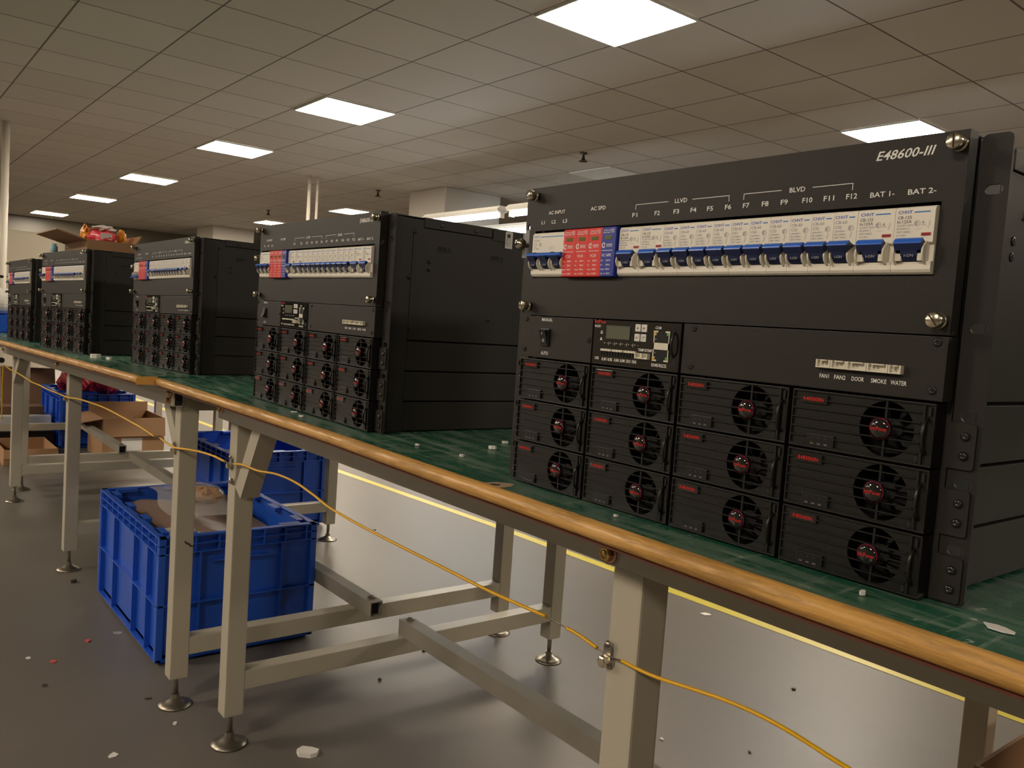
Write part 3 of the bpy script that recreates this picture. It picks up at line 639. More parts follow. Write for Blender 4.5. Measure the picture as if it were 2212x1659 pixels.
# rectifier modules, 4 x 3
def rect_parts():
    h = .0428; w_ = .1066; fx, fz, fr = .0735, .0215, .0195
    b = MB(); zs = (.0362, .0290, .0222, .0154, .0086, .0022)
    b.plate([(.0012, .0012), (w_-.001, .0012), (w_-.001, h-.0012), (.0012, h-.0012)], [circ(fx, fz, fr, 40)], .0016, .0030, 'black_plastic')
    b.box(0, w_, 0, .028, h-.0014, h, 'black_plastic', .0004); b.box(0, w_, .0, .028, 0, .0014, 'black_plastic', .0004); b.box(0, .0012, 0, .028, .0014, h-.0014, 'black_plastic'); b.box(w_-.0012, w_, 0, .028, .0014, h-.0014, 'black_plastic')
    b.box(.0012, w_-.0012, .024, .028, .0014, h-.0014, 'dark_gap')
    for z in zs:                                                  # louvre ridges running over the fan opening
        for x0, x1 in ((.0012, .0975),):
            b.prism([(.0018, z-.0010), (-.0002, z-.0005), (-.0002, z+.0004), (.0018, z+.0004)], x0, x1, 'x', 'black_plastic')
    b.box(fx-.0008, fx+.0008, -.0003, .0018, fz-fr, fz+fr, 'black_plastic')
    b.box(.0980, .1000, -.0002, .0018, .0014, h-.0014, 'black_plastic')
    b.box(.1020, .1038, -.0003, .0016, h-.0085, h-.0028, 'dark_gap'); b.box(.0955, .0978, -.0004, .0016, .0028, .0070, 'dark_gap')
    f = MB(); f.lathe([(.007, .010), (.007, .020)], (fx, 0, fz), 'y', 'dark_gap', 20)
    for k in range(7):
        a = 2*PI*k/7; c_, s_ = math.cos(a), math.sin(a); c2, s2 = math.cos(a+.55), math.sin(a+.55)
        f.add([(fx+.006*c_, .011, fz+.006*s_), (fx+.018*c_, .010, fz+.018*s_), (fx+.018*c2, .018, fz+.018*s2), (fx+.006*c2, .018, fz+.006*s2)], [(0, 1, 2, 3)], 'dark_gap')
    g = MB(); bx, bz, r = .0712, .0216, .0077
    g.lathe([(r, .0), (r, -.0022), (r*.985, -.0029)], (bx, 0, bz), 'y', 'badge_black', 36)
    g.lathe([(r*.985, -.0029), (r*.925, -.0033)], (bx, 0, bz), 'y', 'ring_red', 36)
    g.lathe([(r*.925, -.0033), (r*.7, -.0042), (r*.45, -.0047), (r*.2, -.0049), (.0001, -.00495)], (bx, 0, bz), 'y', 'badge_black', 36)
    t = MB(); t.text('ImPow', bx-.0060, bz-.0013, .0030, 'print_red', 0, .0120)
    q = []
    for (x, y, z) in t.v:                                          # the lettering follows the dome
        rr = math.hypot(x-bx, z-bz)/r; q.append((x, -.0053+.0016*rr*rr, z))
    t.v = q; g.v, g.f, g.mi, g.sm, g.ms = merge(g, t)
    l = MB(); l.box(.0068, .0290, -.0005, .0018, h-.0095, h-.0030, 'badge_black', .0003); l.text('R483000N', .0096, h-.0078, .0029, 'print_red', -.0007, .0165)
    i = MB(); i.box(.0150, .0368, -.0005, .0018, .0016, .0108, 'black_plastic', .0005)
    for k in range(3): i.box(.0182+.0055*k, .0208+.0055*k, -.0007, -.0004, .0031, .0044, 'led_grey', .0001); i.box(.0190+.0055*k, .0196+.0055*k, -.0007, -.0004, .0078, .0084, 'led_grey')
    p = MB(); p.tube([(.1014, .001, .0088), (.1014, -.0026, .0105), (.1014, -.0046, .0150), (.1014, -.0050, .0205), (.1014, -.0046, .0260), (.1014, -.0026, .0305), (.1014, .001, .0322)], .0012, 'black_plastic', 8)
    return b, (('cooling_fan', f), ('round_badge', g), ('model_label', l), ('indicator_window', i), ('pull_handle', p))
rm = None
for r_ in range(3):
    for c_ in range(4):
        loc = (-.0004+.1101*c_, 0, (3-r_)*U-.0432-.0002)
        if rm is None:
            bm_, subs = rect_parts(); rm = part(bm_, 'rectifier_module', rack, loc)
            for nm, mb in subs: part(mb, nm, rm, label={'round_badge': 'glossy round badge with a red ring', 'model_label': 'red printed type label'}.get(nm))
        else:
            o = share(rm, rack, loc)
            for c in list(rm.children): share(c, o)
# small brackets screwed over the ears beside each module row
br0 = None
for side in (1, -1):
    for r_ in range(3):
        z1 = (3-r_)*U-.0115
        if br0 is None or (side == -1 and r_ == 0):
            b = MB(); x0, x1 = ((.4405, .4590) if side == 1 else (-.0165, -.0012))
            b.plate(rrect(x0, x1, -.0305, 0, .0025), [], .0098, .0118, 'black_paint'); b.box(x0 if side == 1 else x1-.0014, x0+.0014 if side == 1 else x1, .0118, .026, -.0305, 0, 'black_paint')
            o = part(b, 'module_bracket', rack, (0, 0, z1))
            s_ = MB(); s_.lathe([(.0030, 0), (.0030, -.0012), (.0022, -.0022), (.0008, -.0025), (.0004, -.0014)], (0, 0, 0), 'y', 'badge_black', 16)
            for z in (-.0085, -.0215): part(s_, 'bracket_screw', o, ((.4525 if side == 1 else -.0098), .0098, z))
            br0 = o
        else:
            o = share(br0, rack, (0, 0, z1))
            for c in list(br0.children): share(c, o)
# earth screw with clear cover on the left side
b = MB(); b.lathe([(.0030, 0), (.0030, -.006), (.0062, -.0062), (.0064, -.0070), (.0050, -.0076), (.0060, -.0078), (.0064, -.0086), (.0052, -.0092), (.0058, -.0094), (.0060, -.0110), (.0052, -.0135), (.0030, -.0148), (.0008, -.0152)], (-.0150, .010, .2535), 'y', 'nickel', 24)
b.box(-.0175, -.0125, -.0055, -.0048, .2530, .2540, 'dark_gap'); b.box(-.0155, -.0145, -.0055, -.0048, .2510, .2560, 'dark_gap')
es = part(b, 'earth_screw', rack, label='large bright cross head screw')
b = MB(); b.box(-.0225, -.0020, .0095, .0112, .2400, .2700, 'clear_plastic', .0006); part(b, 'clear_tab', es, label='transparent plastic tab')
# the other racks of the row
RG = 'black power racks standing in a row on the benches'
OFFM = None
def make_rack(x, y, z, rz, label, off=False, rocker_down=False, tilt=.0135):
    global OFFM
    r = copy_tree(rack, (x, y, z+T), rz, label); r.rotation_euler = (0, -tilt, rz)
    for ch in r.children:
        if off and ch.name.startswith('input_breaker'):
            if OFFM is None: OFFM = [m.mesh('off') for m in off_breaker()]
            for c in ch.children:
                if c.name.startswith('switch_lever'): c.data = OFFM[2]
        if ch.name.startswith('switch_panel') and rocker_down:
            for c in ch.children:
                if c.name.startswith('rocker_switch'): c.data = rocker(False).mesh('rocker')
    return r
make_rack(-.784, .013, .0043, -.0042, 'second black power rack from the right, standing alone with its long dark side showing', False, True, -.005)
make_rack(-1.666, .018, .0023, .040, 'middle black power rack of the five, just left of the second rack from the right', True)
make_rack(-2.452, -.075, -.0083, .108, 'black power rack with an open carton and a red bag on top')
make_rack(-3.291, -.067, -.0197, .044, 'leftmost and smallest looking black power rack at the far end of the row', True)

# ------------------------------------------------------------------ work benches
LEG = .04
def bench(label, x0, x1, legs, yf, zf, edge, off, back=1.06, braces=(), skip=()):
    """legs: x of the left face of every leg pair; yf: front face of the front legs; zf(x): top surface height offset;
    edge(x): y of the seam between green top and wooden edge; off: rail sits this far in front of the legs (0 = flush)"""
    t = thing('workbench', label, 'workbench', ((x0+x1)/2, .5, 0), 0, 'green topped workbenches with cream steel frames')
    O = Vector((-(x0+x1)/2, -.5, 0))
    def P(mb, name, parent=t, lab=None):
        mb.v = [tuple(Vector(v)+O) for v in mb.v]; return mb.build(name, parent, (0, 0, 0), 0, lab)
    # board with the green top
    b = MB(); K = 24; xs = [x0+(x1-x0)*i/K for i in range(K+1)]
    xs = sorted(set(xs+[x for x in (0.0,) if x0 < x < x1]))
    vs = []; fs = []
    for x in xs: vs += [(x, edge(x), T+zf(x)), (x, back, T+zf(x)), (x, back, T+zf(x)-.017), (x, edge(x), T+zf(x)-.017)]
    for i in range(len(xs)-1):
        for a in range(4): fs.append((i*4+a, i*4+(a+1) % 4, i*4+4+(a+1) % 4, i*4+4+a))
    fs += [(0, 1, 2, 3), (len(vs)-4, len(vs)-1, len(vs)-2, len(vs)-3)]
    b.add(vs, fs, 'bench_green'); P(b, 'tabletop', lab='green dusty bench top')
    # half round wooden edge
    b = MB(); R = .0090; prof = [(0, 0)]+[(-.0005-R*math.sin(a*PI/8), -R+R*math.cos(a*PI/8)) for a in range(9)]+[(0, -2*R)]
    vs = []; fs = []; k = len(prof); XS = [x0+(x1-x0)*i/60 for i in range(61)]
    for x in XS: vs += [(x, edge(x)+py, T+zf(x)+pz+.0004) for py, pz in prof]
    for i in range(60):
        for a in range(k): fs.append((i*k+a, i*k+(a+1) % k, i*k+k+(a+1) % k, i*k+k+a))
    b.add(vs, fs, 'edge_wood', True)
    vs = []; fs = []
    for x in XS: vs += [(x, edge(x)+py, T+zf(x)+pz) for py, pz in ((-.0045, -.0176), (.0, -.0176), (.0, -.0192), (-.0045, -.0192))]
    for i in range(60):
        for a in range(4): fs.append((i*4+a, i*4+(a+1) % 4, i*4+4+(a+1) % 4, i*4+4+a))
    b.add(vs, fs, 'glue_line'); vs = [(x0, edge(x0)+py, T+zf(x0)+pz+.0004) for py, pz in prof]+[(x1, edge(x1)+py, T+zf(x1)+pz+.0004) for py, pz in prof]
    b.add(vs[:k], [tuple(range(k))], 'joint_wood'); b.add(vs[-k:], [tuple(range(k))], 'joint_wood'); P(b, 'edge_strip', lab='rounded worn wooden edge strip')
    # front and rear rails under the top, legs with levelling feet, low cross rails
    yfn = yf if callable(yf) else (lambda x: yf)
    yb = .939
    def rail(xa, xb, f0, th, zt, zb):                             # a tube that follows the slope of the bench top
        vs = []
        for x in (xa, xb): vs += [(x, f0(x), zt(x)), (x, f0(x)+th, zt(x)), (x, f0(x)+th, zb(x)), (x, f0(x), zb(x))]
        return vs, [(0, 1, 2, 3), (4, 7, 6, 5), (0, 4, 5, 1), (1, 5, 6, 2), (2, 6, 7, 3), (3, 7, 4, 0)]
    zt = lambda x: T+zf(x)-.0196
    zb_ = (lambda x: T+zf(x)-.0665-.006*max(0, -x-1.2)) if off else (lambda x: T-.0695)
    ra, rb_ = legs[0]-(.125 if off else .075), (legs[-1]+LEG+.012 if off else min(legs[-1]+LEG+.075, x1-.002))
    b = MB(); b.add(*rail(ra, rb_, lambda x: yfn(x)-off-.0003*bool(off), off or LEG, zt, zb_), 'frame_paint')
    if off: b.box(rb_, rb_+.0006, yfn(rb_)-off+.0022, yfn(rb_)-.0022, zb_(rb_)+.0022, zt(rb_)-.0022, 'dark_gap')
    P(b, 'front_rail')
    b = MB(); b.add(*rail(ra, rb_, lambda x: yb, LEG, zt, zb_), 'frame_paint'); P(b, 'rear_rail')
    for x in legs:
        for y in (yfn(x), yb):
            b = MB(); b.box(x, x+LEG, y, y+LEG, .068, (zt(x+.02)-.0008) if (off and y != yb) else zb_(x), 'frame_paint', .003); lg = P(b, 'leg')
            f = MB(); cx, cy = x+LEG/2, y+LEG/2
            f.lathe([(.0001, .018), (.010, .017), (.016, .012), (.026, .007), (.036, .003), (.037, 0), (.0001, 0)], (cx, cy, .0006), 'z', 'rod_steel', 28)
            f.lathe([(.006, .016), (.006, .090)], (cx, cy, 0), 'z', 'rod_steel', 12); f.lathe([(.0095, .017), (.0095, .027)], (cx, cy, 0), 'z', 'rod_steel', 6, False); P(f, 'levelling_foot', lg)
        b = MB(); b.box(x+.001, x+LEG-.001, yfn(x)+LEG, yb, .1205, .1605, 'frame_paint', .002); P(b, 'cross_rail')
        b = MB(); b.box(x+.002, x+LEG-.002, yfn(x)+LEG, yb, T-.069, T-.034+min(0, zf(x)), 'frame_paint', .002); P(b, 'top_cross_rail')
    # long stretcher lying on the low cross rails: open steel channel
    for k, (a, c) in enumerate(zip(legs, legs[1:])):
        if k in skip: continue
        b = MB(); s0, s1 = a+.012, c+.030; ys = .466 if off else .472; wd = .034
        if off: s1 = c+(.115 if c > -2 else .055)
        for a0, a1, c0, c1 in ((ys, ys+.0025, .1612, .1985), (ys+wd-.0025, ys+wd, .1612, .1985), (ys+.0025, ys+wd-.0025, .196, .1985), (ys+.0025, ys+wd-.0025, .1612, .1635)): b.box(s0, s1, a0, a1, c0, c1, 'stretcher_paint')
        b.box(s0+.015, s1-.015, ys+.003, ys+wd-.003, .1636, .1958, 'dark_gap')
        b.lathe([(.009, .1985), (.009, .2035), (.005, .2045), (.005, .2085)], (s0+.022 if not off else s1-.03, ys+wd/2, 0), 'z', 'rod_steel', 6, False)
        P(b, 'stretcher')
    for xa, za, xb2, zb in braces:                                # diagonal braces in the plane of the front rail
        b = MB(); yy = yfn(xb2)
        d = Vector((xb2-xa, 0, zb-za)).normalized(); nrm = Vector((-d.z, 0, d.x))*.018
        p = [Vector((xa, 0, za))+nrm, Vector((xa, 0, za))-nrm, Vector((xb2, 0, zb))-nrm, Vector((xb2, 0, zb))+nrm]
        b.prism([(q.x, q.z) for q in p], yy+.0005, yy+.0385, 'y', 'frame_paint'); P(b, 'diagonal_brace')
    return t, P
def bolt(b, x, y, z, m='brass', r=.0082):
    b.lathe([(r*1.35, 0), (r*1.35, -.0015), (r*1.05, -.002)], (x, y, z), 'y', 'pink_zinc' if m == 'brass' else m, 18)
    b.lathe([(r, -.0015), (r, -.0072), (r*.8, -.0080)], (x, y, z), 'y', m, 6, False); b.lathe([(r*.62, -.0078), (r*.60, -.0082), (.0001, -.0084)], (x, y, z), 'y', 'brass' if m == 'brass' else m, 14)
zr = lambda x: max(0, -.005*(x+.05))
def ER(x):
    q = ((-1.2, -.053), (-.94, -.045), (-.4, -.033), (.04, -.041), (.4, -.052), (1.5, -.055))
    for (a, c), (d, e) in zip(q, q[1:]):
        if x <= d: return c+(e-c)*(x-a)/(d-a)
    return q[-1][1]
tR, PR = bench('long workbench on the right carrying the two nearest racks', -1.150, 1.42, [-.985, .115, 1.215], .047, zr, ER, 0,
               braces=[(-.842, T-.058, -.930, T-.205)])
for x, z, m in ((.107, -.0585, 'brass'), (-1.043, -.047, 'brass')):
    b = MB(); bolt(b, x, .047, T+z, m); PR(b, 'bolt', tR, 'brassy hexagon bolt')
b = MB(); bolt(b, -.956, .047, T-.185, 'steel', .0068); PR(b, 'bolt')
zl = lambda x: .008+.0135*(x+1.2)
tL, PL = bench('left workbench carrying the three farther racks, with a step in its wooden edge', -3.55, -1.1535, [-3.480, -2.364, -1.217], lambda x: .005+.0115*(x+1.197), zl, lambda x: -.088+.024*(x+1.16), .020,
               braces=[(-1.292, T-.060, -1.196, T-.165), (-3.30, T-.10, -3.455, T-.215)])
for x, z in ((-1.190, -.030), (-1.195, -.047), (-2.40, -.062), (-3.58, -.088)):
    b = MB(); bolt(b, x, .005+.0115*(x+1.197)-.0203, T+z, 'brass', .007); PL(b, 'bolt', tL, 'brassy hexagon bolt')
b = MB(); ye0, ye1 = -.0885, -.0540
b.prism([(ye0-.006, -.0005), (ye0-.0095, -.006), (ye0-.0095, -.0125), (ye0-.006, -.018), (ye1, -.018), (ye1, -.0005)], -1.1534, -1.1508, 'x', 'joint_wood')
b.v = [(x, y, z+T+.0085) for x, y, z in b.v]; PL(b, 'edge_end_piece', tL, 'plain orange wooden end piece')
tF, PF = bench('far workbench at the left edge of the photo behind the leftmost rack', -6.15, -3.64, [-6.05, -4.824, -3.715], .037, lambda x: -.030, lambda x: -.10, .020, skip=(0,))
b = MB()
for (ya, za), (yb2, zb2) in zip(((.025, -.364), (.031, -.371), (.033, -.369), (.038, -.376)), ((.031, -.371), (.033, -.369), (.038, -.376), (.043, -.377))): b.beam((-1.1767, ya, T+za), (-1.1767, yb2, T+zb2), .0006, .0035, 'scrap_dark', (0, 0, 1))
PL(b, 'scratch_mark', tL, 'dark scratch on the cream leg')
b = MB(); b.prism([(.0031, -.0405), (.0025, -.0343), (.0055, -.0250), (.0099, -.0187), (.0158, -.0145), (.0208, -.0133), (.0274, -.0224), (.0300, -.0330), (.0295, -.0400), (.0214, -.0410)], T-.001, T+.00035, 'z', 'cardboard_edge'); PR(b, 'worn_patch', tR, 'bare brownish patch worn through the green top')
b = MB(); b.prism([(.0158+.0042*math.cos(a*PI/10)+.002*math.sin(a*PI/10), -.0352+.0046*math.sin(a*PI/10)) for a in range(20)], T-.001, T+.00055, 'z', 'dark_gap'); PR(b, 'knot_hole', tR, 'dark round hole in the worn patch')

# ------------------------------------------------------------------ blue stacking crates
def crate(x0, y0, label, L=.640, Wd=.424, H=.330):
    t = thing('plastic_crate', label, 'crate', (x0+L/2, y0+Wd/2, 0), 0, 'blue plastic stacking crates under the benches')
    b = MB(); m = 'crate_blue'; g = .014; th = .004
    hx, hy = L/2, Wd/2
    def fbox(side, a0, a1, d0, d1, z0, z1):                       # a along the wall, d depth measured inwards from the outer face
        if side == 0: b.box(a0-hx, a1-hx, -hy+d0, -hy+d1, z0, z1, m)
        if side == 1: b.box(a0-hx, a1-hx, hy-d1, hy-d0, z0, z1, m)
        if side == 2: b.box(-hx+d0, -hx+d1, a0-hy, a1-hy, z0, z1, m)
        if side == 3: b.box(hx-d1, hx-d0, a0-hy, a1-hy, z0, z1, m)
    b.box(-hx+.012, hx-.012, -hy+.012, hy-.012, .001, .012, m, .002); b.box(-hx+g, hx-g, -hy+g, hy-g, .012, .022, m)
    for s in range(4):
        ln = L if s < 2 else Wd
        fbox(s, g, ln-g, g, g+th, .012, H-.002)                   # wall sheet
        fbox(s, 0 if s < 2 else .003, ln if s < 2 else ln-.003, 0, g+th, H-.004, H)  # rim
        for z0, z1 in ((H-.024, H-.021), (H-.046, H-.0425), (.151, .1555), (.010, .0145)): fbox(s, 0 if s < 2 else .003, ln if s < 2 else ln-.003, 0, g, z0, z1)
        fr = (0.004, .035, .28, .62, .83, .972) if s < 2 else (.006, .24, .76, .975)
        for f in fr: fbox(s, f*ln, f*ln+.005, .001, g, .0145, H-.046)
        for k in range(10 if s < 2 else 7):
            q = (k+.5)/(10 if s < 2 else 7); fbox(s, q*ln-.002, q*ln+.002, .001, g, H-.0425, H-.004)
        for k in range(4 if s < 2 else 3):                        # stacking lugs on the rim, inside
            q = (k+.5)/(4 if s < 2 else 3); fbox(s, q*ln-.030, q*ln+.030, g, g+.024, H-.010, H)
        if s >= 2: fbox(s, ln/2-.075, ln/2+.075, .001, g, H-.075, H-.070)
    for sx in (-1, 1):
        for sy in (-1, 1): b.box(sx*hx, sx*(hx-.018), sy*hy, sy*(hy-.018), .0145, H, m, .003)
    b.build('crate_shell', t)
    return t
def blob(mb, c, r, m, seed, n_=14, rough=.25, zmin=None, seg=22, clampbox=None):
    """crumpled lump: a noisy ellipsoid"""
    rnd = random.Random(seed); c = Vector(c); ph = [(rnd.uniform(0, 6.28), rnd.uniform(2, 6), rnd.uniform(2, 6)) for _ in range(5)]
    vs = []; fs = []
    for i in range(n_+1):
        th_ = PI*i/n_
        for j in range(seg):
            a = 2*PI*j/seg; k = 1+rough*sum(math.sin(p+u*th_+round(w_)*a) for p, u, w_ in ph)/3+rnd.uniform(-.25, .25)*rough
            z = c.z+r[2]*k*math.cos(th_); x = c.x+r[0]*k*math.sin(th_)*math.cos(a); y = c.y+r[1]*k*math.sin(th_)*math.sin(a)
            if zmin is not None: z = max(z, zmin)
            if clampbox: x = min(max(x, clampbox[0]), clampbox[1]); y = min(max(y, clampbox[2]), clampbox[3])
            vs.append((x, y, z))
    for i in range(n_):
        for j in range(seg): fs.append((i*seg+j, (i+1)*seg+j, (i+1)*seg+(j+1) % seg, i*seg+(j+1) % seg))
    mb.add(vs, fs, m, False)
crate(-2.062, .040, 'large blue crate on the floor in front, packed with brown film and a clear bag')
crate(-3.215, .625, 'blue plastic crate standing empty on the floor behind the nearer crate')
crate(-5.470, .405, 'blue plastic crate heaped with red plastic bags, behind the open carton')
# packing inside the nearest crate
cx0, cx1, cy0, cy1 = -2.018, -1.467, .083, .421
b = MB(); rnd = random.Random(3); K, J = 28, 18; vs = []; fs = []
for i in range(K+1):
    for j in range(J+1):
        u, v = i/K, j/J; z = .286+.010*math.sin(5*u+2*v)+.008*math.sin(9*v-3*u)+.004*rnd.random()-.02*(max(abs(u-.5), abs(v-.5)) > .49)
        vs.append((cx0+(cx1-cx0)*u, cy0+(cy1-cy0)*v, z))
for i in range(K):
    for j in range(J): fs.append((i*(J+1)+j, (i+1)*(J+1)+j, (i+1)*(J+1)+j+1, i*(J+1)+j+1))
k = len(vs); b.add(vs, fs, 'brown_wrap', True)
b.box(cx0, cx1, cy0, cy1, .024, .262, 'brown_wrap')
for i in range(13):                                               # bubble wrap corner
    for j in range(8):
        b.lathe([(.0075, 0), (.0065, .003), (.004, .005), (.0003, .006)], (-1.60+.0105*i-.02+(j % 2)*.005, .10+.0105*j, .298+.004*math.sin(i)), 'z', 'clear_bag', 7)
tag(b.build('packing_film'), 'brown packing film and bubble wrap filling the nearest blue crate', 'packing')
b = MB(); vs = []; fs = []; rnd = random.Random(9); K, J = 18, 12
def bagp(u, v, s):
    e = math.sin(PI*u)**.6*math.sin(PI*v)**.6
    return (-2.00+.33*u+.03*v, .165+.19*v-.03*u+.01*math.sin(7*u), .318+.012*math.sin(3*u+1)+s*e*.030+rnd.uniform(-.006, .006)*e+.010)
for s in (1, -.25):
    o_ = len(vs)
    for i in range(K+1):
        for j in range(J+1): vs.append(bagp(i/K, j/J, s))
    for i in range(K):
        for j in range(J): fs.append((o_+i*(J+1)+j, o_+(i+1)*(J+1)+j, o_+(i+1)*(J+1)+j+1, o_+i*(J+1)+j+1))
b.add(vs, fs, 'clear_bag', False); cb = thing('clear_bag', 'crumpled clear plastic bag lying on the brown film in the nearest crate', 'bag', (-1.85, .25, .30))
b.v = [(x+1.85, y-.25, z-.30) for x, y, z in b.v]; b.build('bag_film', cb)
b = MB(); blob(b, (.035, .025, .045), (.075, .05, .022), 'cardboard', 4, rough=.12); b.build('brown_pad', cb)
# red bags in the farthest crate
for i, (x, y, z, r, l) in enumerate(((-4.965, .515, .43, (.085, .075, .09), 'bright red plastic bag at the left end of the farther blue crate'), (-4.99, .700, .40, (.10, .075, .085), 'pinkish red plastic bag in the middle of the farther blue crate'), (-5.25, .60, .40, (.12, .12, .12), 'red plastic bag at the back of the farther blue crate'))):
    b = MB(); blob(b, (0, 0, 0), r, 'red_bag', 20+i, rough=.22, zmin=-.09); tag(b.build('plastic_bag', None, (x, y, z)), l, 'bag', 'red plastic bags')
# ------------------------------------------------------------------ cartons
def wall(b, p, q, th, m='cardboard'):
    b.box(min(p[0], q[0]), max(p[0], q[0]), min(p[1], q[1]), max(p[1], q[1]), min(p[2], q[2]), max(p[2], q[2]), m)
def quad(b, pts, m, th=.004):
    p = [Vector(q) for q in pts]; n_ = (p[1]-p[0]).cross(p[2]-p[0]).normalized()*th
    vs = p+[q+n_ for q in p]; k = len(p)
    b.add(vs, [tuple(range(k)), tuple(range(2*k-1, k-1, -1))]+[(i, (i+1) % k, k+(i+1) % k, k+i) for i in range(k)], m)
def carton(name, label, x0, x1, y0, y1, z0, z1, flaps=(), sticker=None, m='cardboard', floor_=True):
    t = thing(name, label, 'carton', ((x0+x1)/2, (y0+y1)/2, z0), 0, 'brown cardboard cartons')
    hx, hy, h, e = (x1-x0)/2, (y1-y0)/2, z1-z0, .005
    b = MB(); b.box(-hx, hx, -hy, -hy+e, .001, h, m); b.box(-hx, hx, hy-e, hy, .001, h, m); b.box(-hx, -hx+e, -hy+e, hy-e, .001, h, m); b.box(hx-e, hx, -hy+e, hy-e, .001, h, m)
    b.box(-hx+e, hx-e, -hy+e, hy-e, .001, .006, m); b.build('carton_body', t)
    for side, ang, ln in flaps:                                   # ang: 0 = hanging straight down outside, 90 = horizontal outwards, 180 = straight up
        a = math.radians(ang); o_ = ln*math.sin(a); u = -ln*math.cos(a); f = MB(); d = .0005
        if side == '+x': quad(f, [(hx+d, -hy, h), (hx+d, hy, h), (hx+d+o_, hy, h+u), (hx+d+o_, -hy, h+u)], m, .0035)
        if side == '-x': quad(f, [(-hx-d, hy, h), (-hx-d, -hy, h), (-hx-d-o_, -hy, h+u), (-hx-d-o_, hy, h+u)], m, .0035)
        if side == '-y': quad(f, [(-hx, -hy-d, h), (hx, -hy-d, h), (hx, -hy-d-o_, h+u), (-hx, -hy-d-o_, h+u)], m, .0035)
        if side == '+y': quad(f, [(hx, hy+d, h), (-hx, hy+d, h), (-hx, hy+d+o_, h+u), (hx, hy+d+o_, h+u)], m, .0035)
        f.build('flap', t)
    if sticker:
        s = MB(); s.box(hx+.0002, hx+.0008, sticker[0]-(y0+y1)/2, sticker[1]-(y0+y1)/2, sticker[2]-z0, sticker[3]-z0, 'paper_white'); s.build('sticker', t, label='white paper sticker')
    return t
carton('carton', 'open cardboard carton with a white sticker, beside the red bags under the left bench', -4.75, -4.37, .545, .880, 0, T-.510, (('+x', 12, .105), ('-x', 176, .055), ('-y', 80, .125)), (.645, .757, T-.700, T-.625))
carton('carton', 'low orange brown carton on the floor at the left, under the far bench', -4.765, -4.33, .06, .315, 0, .085, (('+x', 30, .05),), None)
b = MB(); quad(b, [(-5.62, .20, .001), (-5.55, .515, .001), (-5.68, .515, T-.335), (-5.72, .20, T-.330)], 'cardboard_dark', .012); tag(b.build('cardboard_sheet'), 'tall dark brown cardboard sheet leaning upright left of the red bags', 'cardboard')
b = MB(); b.box(-5.26, -5.00, .10, .39, .001, T-.570, 'paper_white', .006); tag(b.build('white_box'), 'plain white box on the floor left of the farther blue crate', 'box')
b = MB(); b.box(-4.985, -4.865, .08, .385, .001, .105, 'black_rubber', .01); tag(b.build('dark_block'), 'dark flat block on the floor between the low carton and the white box', 'case')  # plain dark block filling the dark band below the white box
b = MB(); b.box(-5.20, -5.06, .12, .36, T-.569, T-.52, 'cardboard_dark', .006); tag(b.build('dark_box'), 'dark box lying on top of the plain white box', 'box')
c = carton('carton', 'open cardboard carton under the right bench at the lower right corner', .250, .66, .64, 1.02, 0, T-.385, (), None)
b = MB()
for k in range(5): b.box(-.2051+.0, -.2055, -.186+.012*k, -.181+.012*k, .005, T-.386, 'cardboard_edge')
b.build('cut_corrugation', c, label='torn corrugated edge')
# carton and bag on the fourth rack
zt = T+.304-.0022
carton('carton', 'shallow open carton on top of the fourth rack from the right', -2.40, -2.06, -.02, .115, T+.3085, T+.340, (('-y', 105, .085), ('+y', 150, .03)), None)
b = MB(); blob(b, (0, 0, 0), (.075, .040, .030), 'red_bag', 52, rough=.12); blob(b, (-.02, -.045, .010), (.03, .012, .026), 'orange_film', 53, rough=.2); blob(b, (.03, .05, .008), (.03, .012, .024), 'orange_film', 54, rough=.2); blob(b, (.02, .0, .030), (.04, .03, .010), 'paper_white', 55, rough=.25); b.box(.0735, .0745, -.018, .014, -.006, .014, 'paper_white')
tag(b.build('red_parcel', None, (-2.20, .048, T+.354)), 'red and yellow plastic parcel sticking out of the carton on the fourth rack', 'parcel')
b = MB(); b.lathe([(.010, 0), (.011, .002), (.011, .018), (.007, .020), (.007, .026), (.0001, .026)], (0, 0, 0), 'z', 'light_blue', 18); tag(b.build('small_jar', None, (-2.36, -.058, T+.3065)), 'small light blue jar on the fourth rack left of the carton', 'jar')
# things on the far bench at the left edge
zb = T-.030
t = thing('parts_bin', 'blue bin with a white lining at the left edge, beyond the leftmost rack', 'bin', (-4.10, -.02, zb))
b = MB(); b.box(-.14, .14, -.10, .16, .001, .085, 'crate_blue', .006); b.build('bin_body', t)
b = MB(); blob(b, (0, .02, .14), (.13, .11, .075), 'foam_white', 61, rough=.05, zmin=.086); b.build('bin_lining', t, label='white lining bag')
b = MB(); b.tube([(-3.32, -.085, T+.228), (-3.36, -.12, T+.232), (-3.45, -.15, T+.243), (-3.60, -.16, T+.236), (-3.9, -.20, T+.215), (-4.0, -.22, T+.10), (-4.02, -.22, T-.1), (-4.0, -.22, .010), (-4.3, -.22, .008)], .006, 'black_cable', 8)
tag(b.build('power_cable'), 'black cable leading left from the leftmost rack', 'cable')
b = MB(); b.tube([(-3.68, -.055, T-.265), (-3.675, -.065, T-.21), (-3.66, -.07, T-.165), (-3.63, -.060, T-.140), (-3.60, -.045, T-.138)], .012, 'black_rubber', 10); tag(b.build('cable_hook'), 'black hook holding the yellow wire on the leftmost bench leg', 'hook')
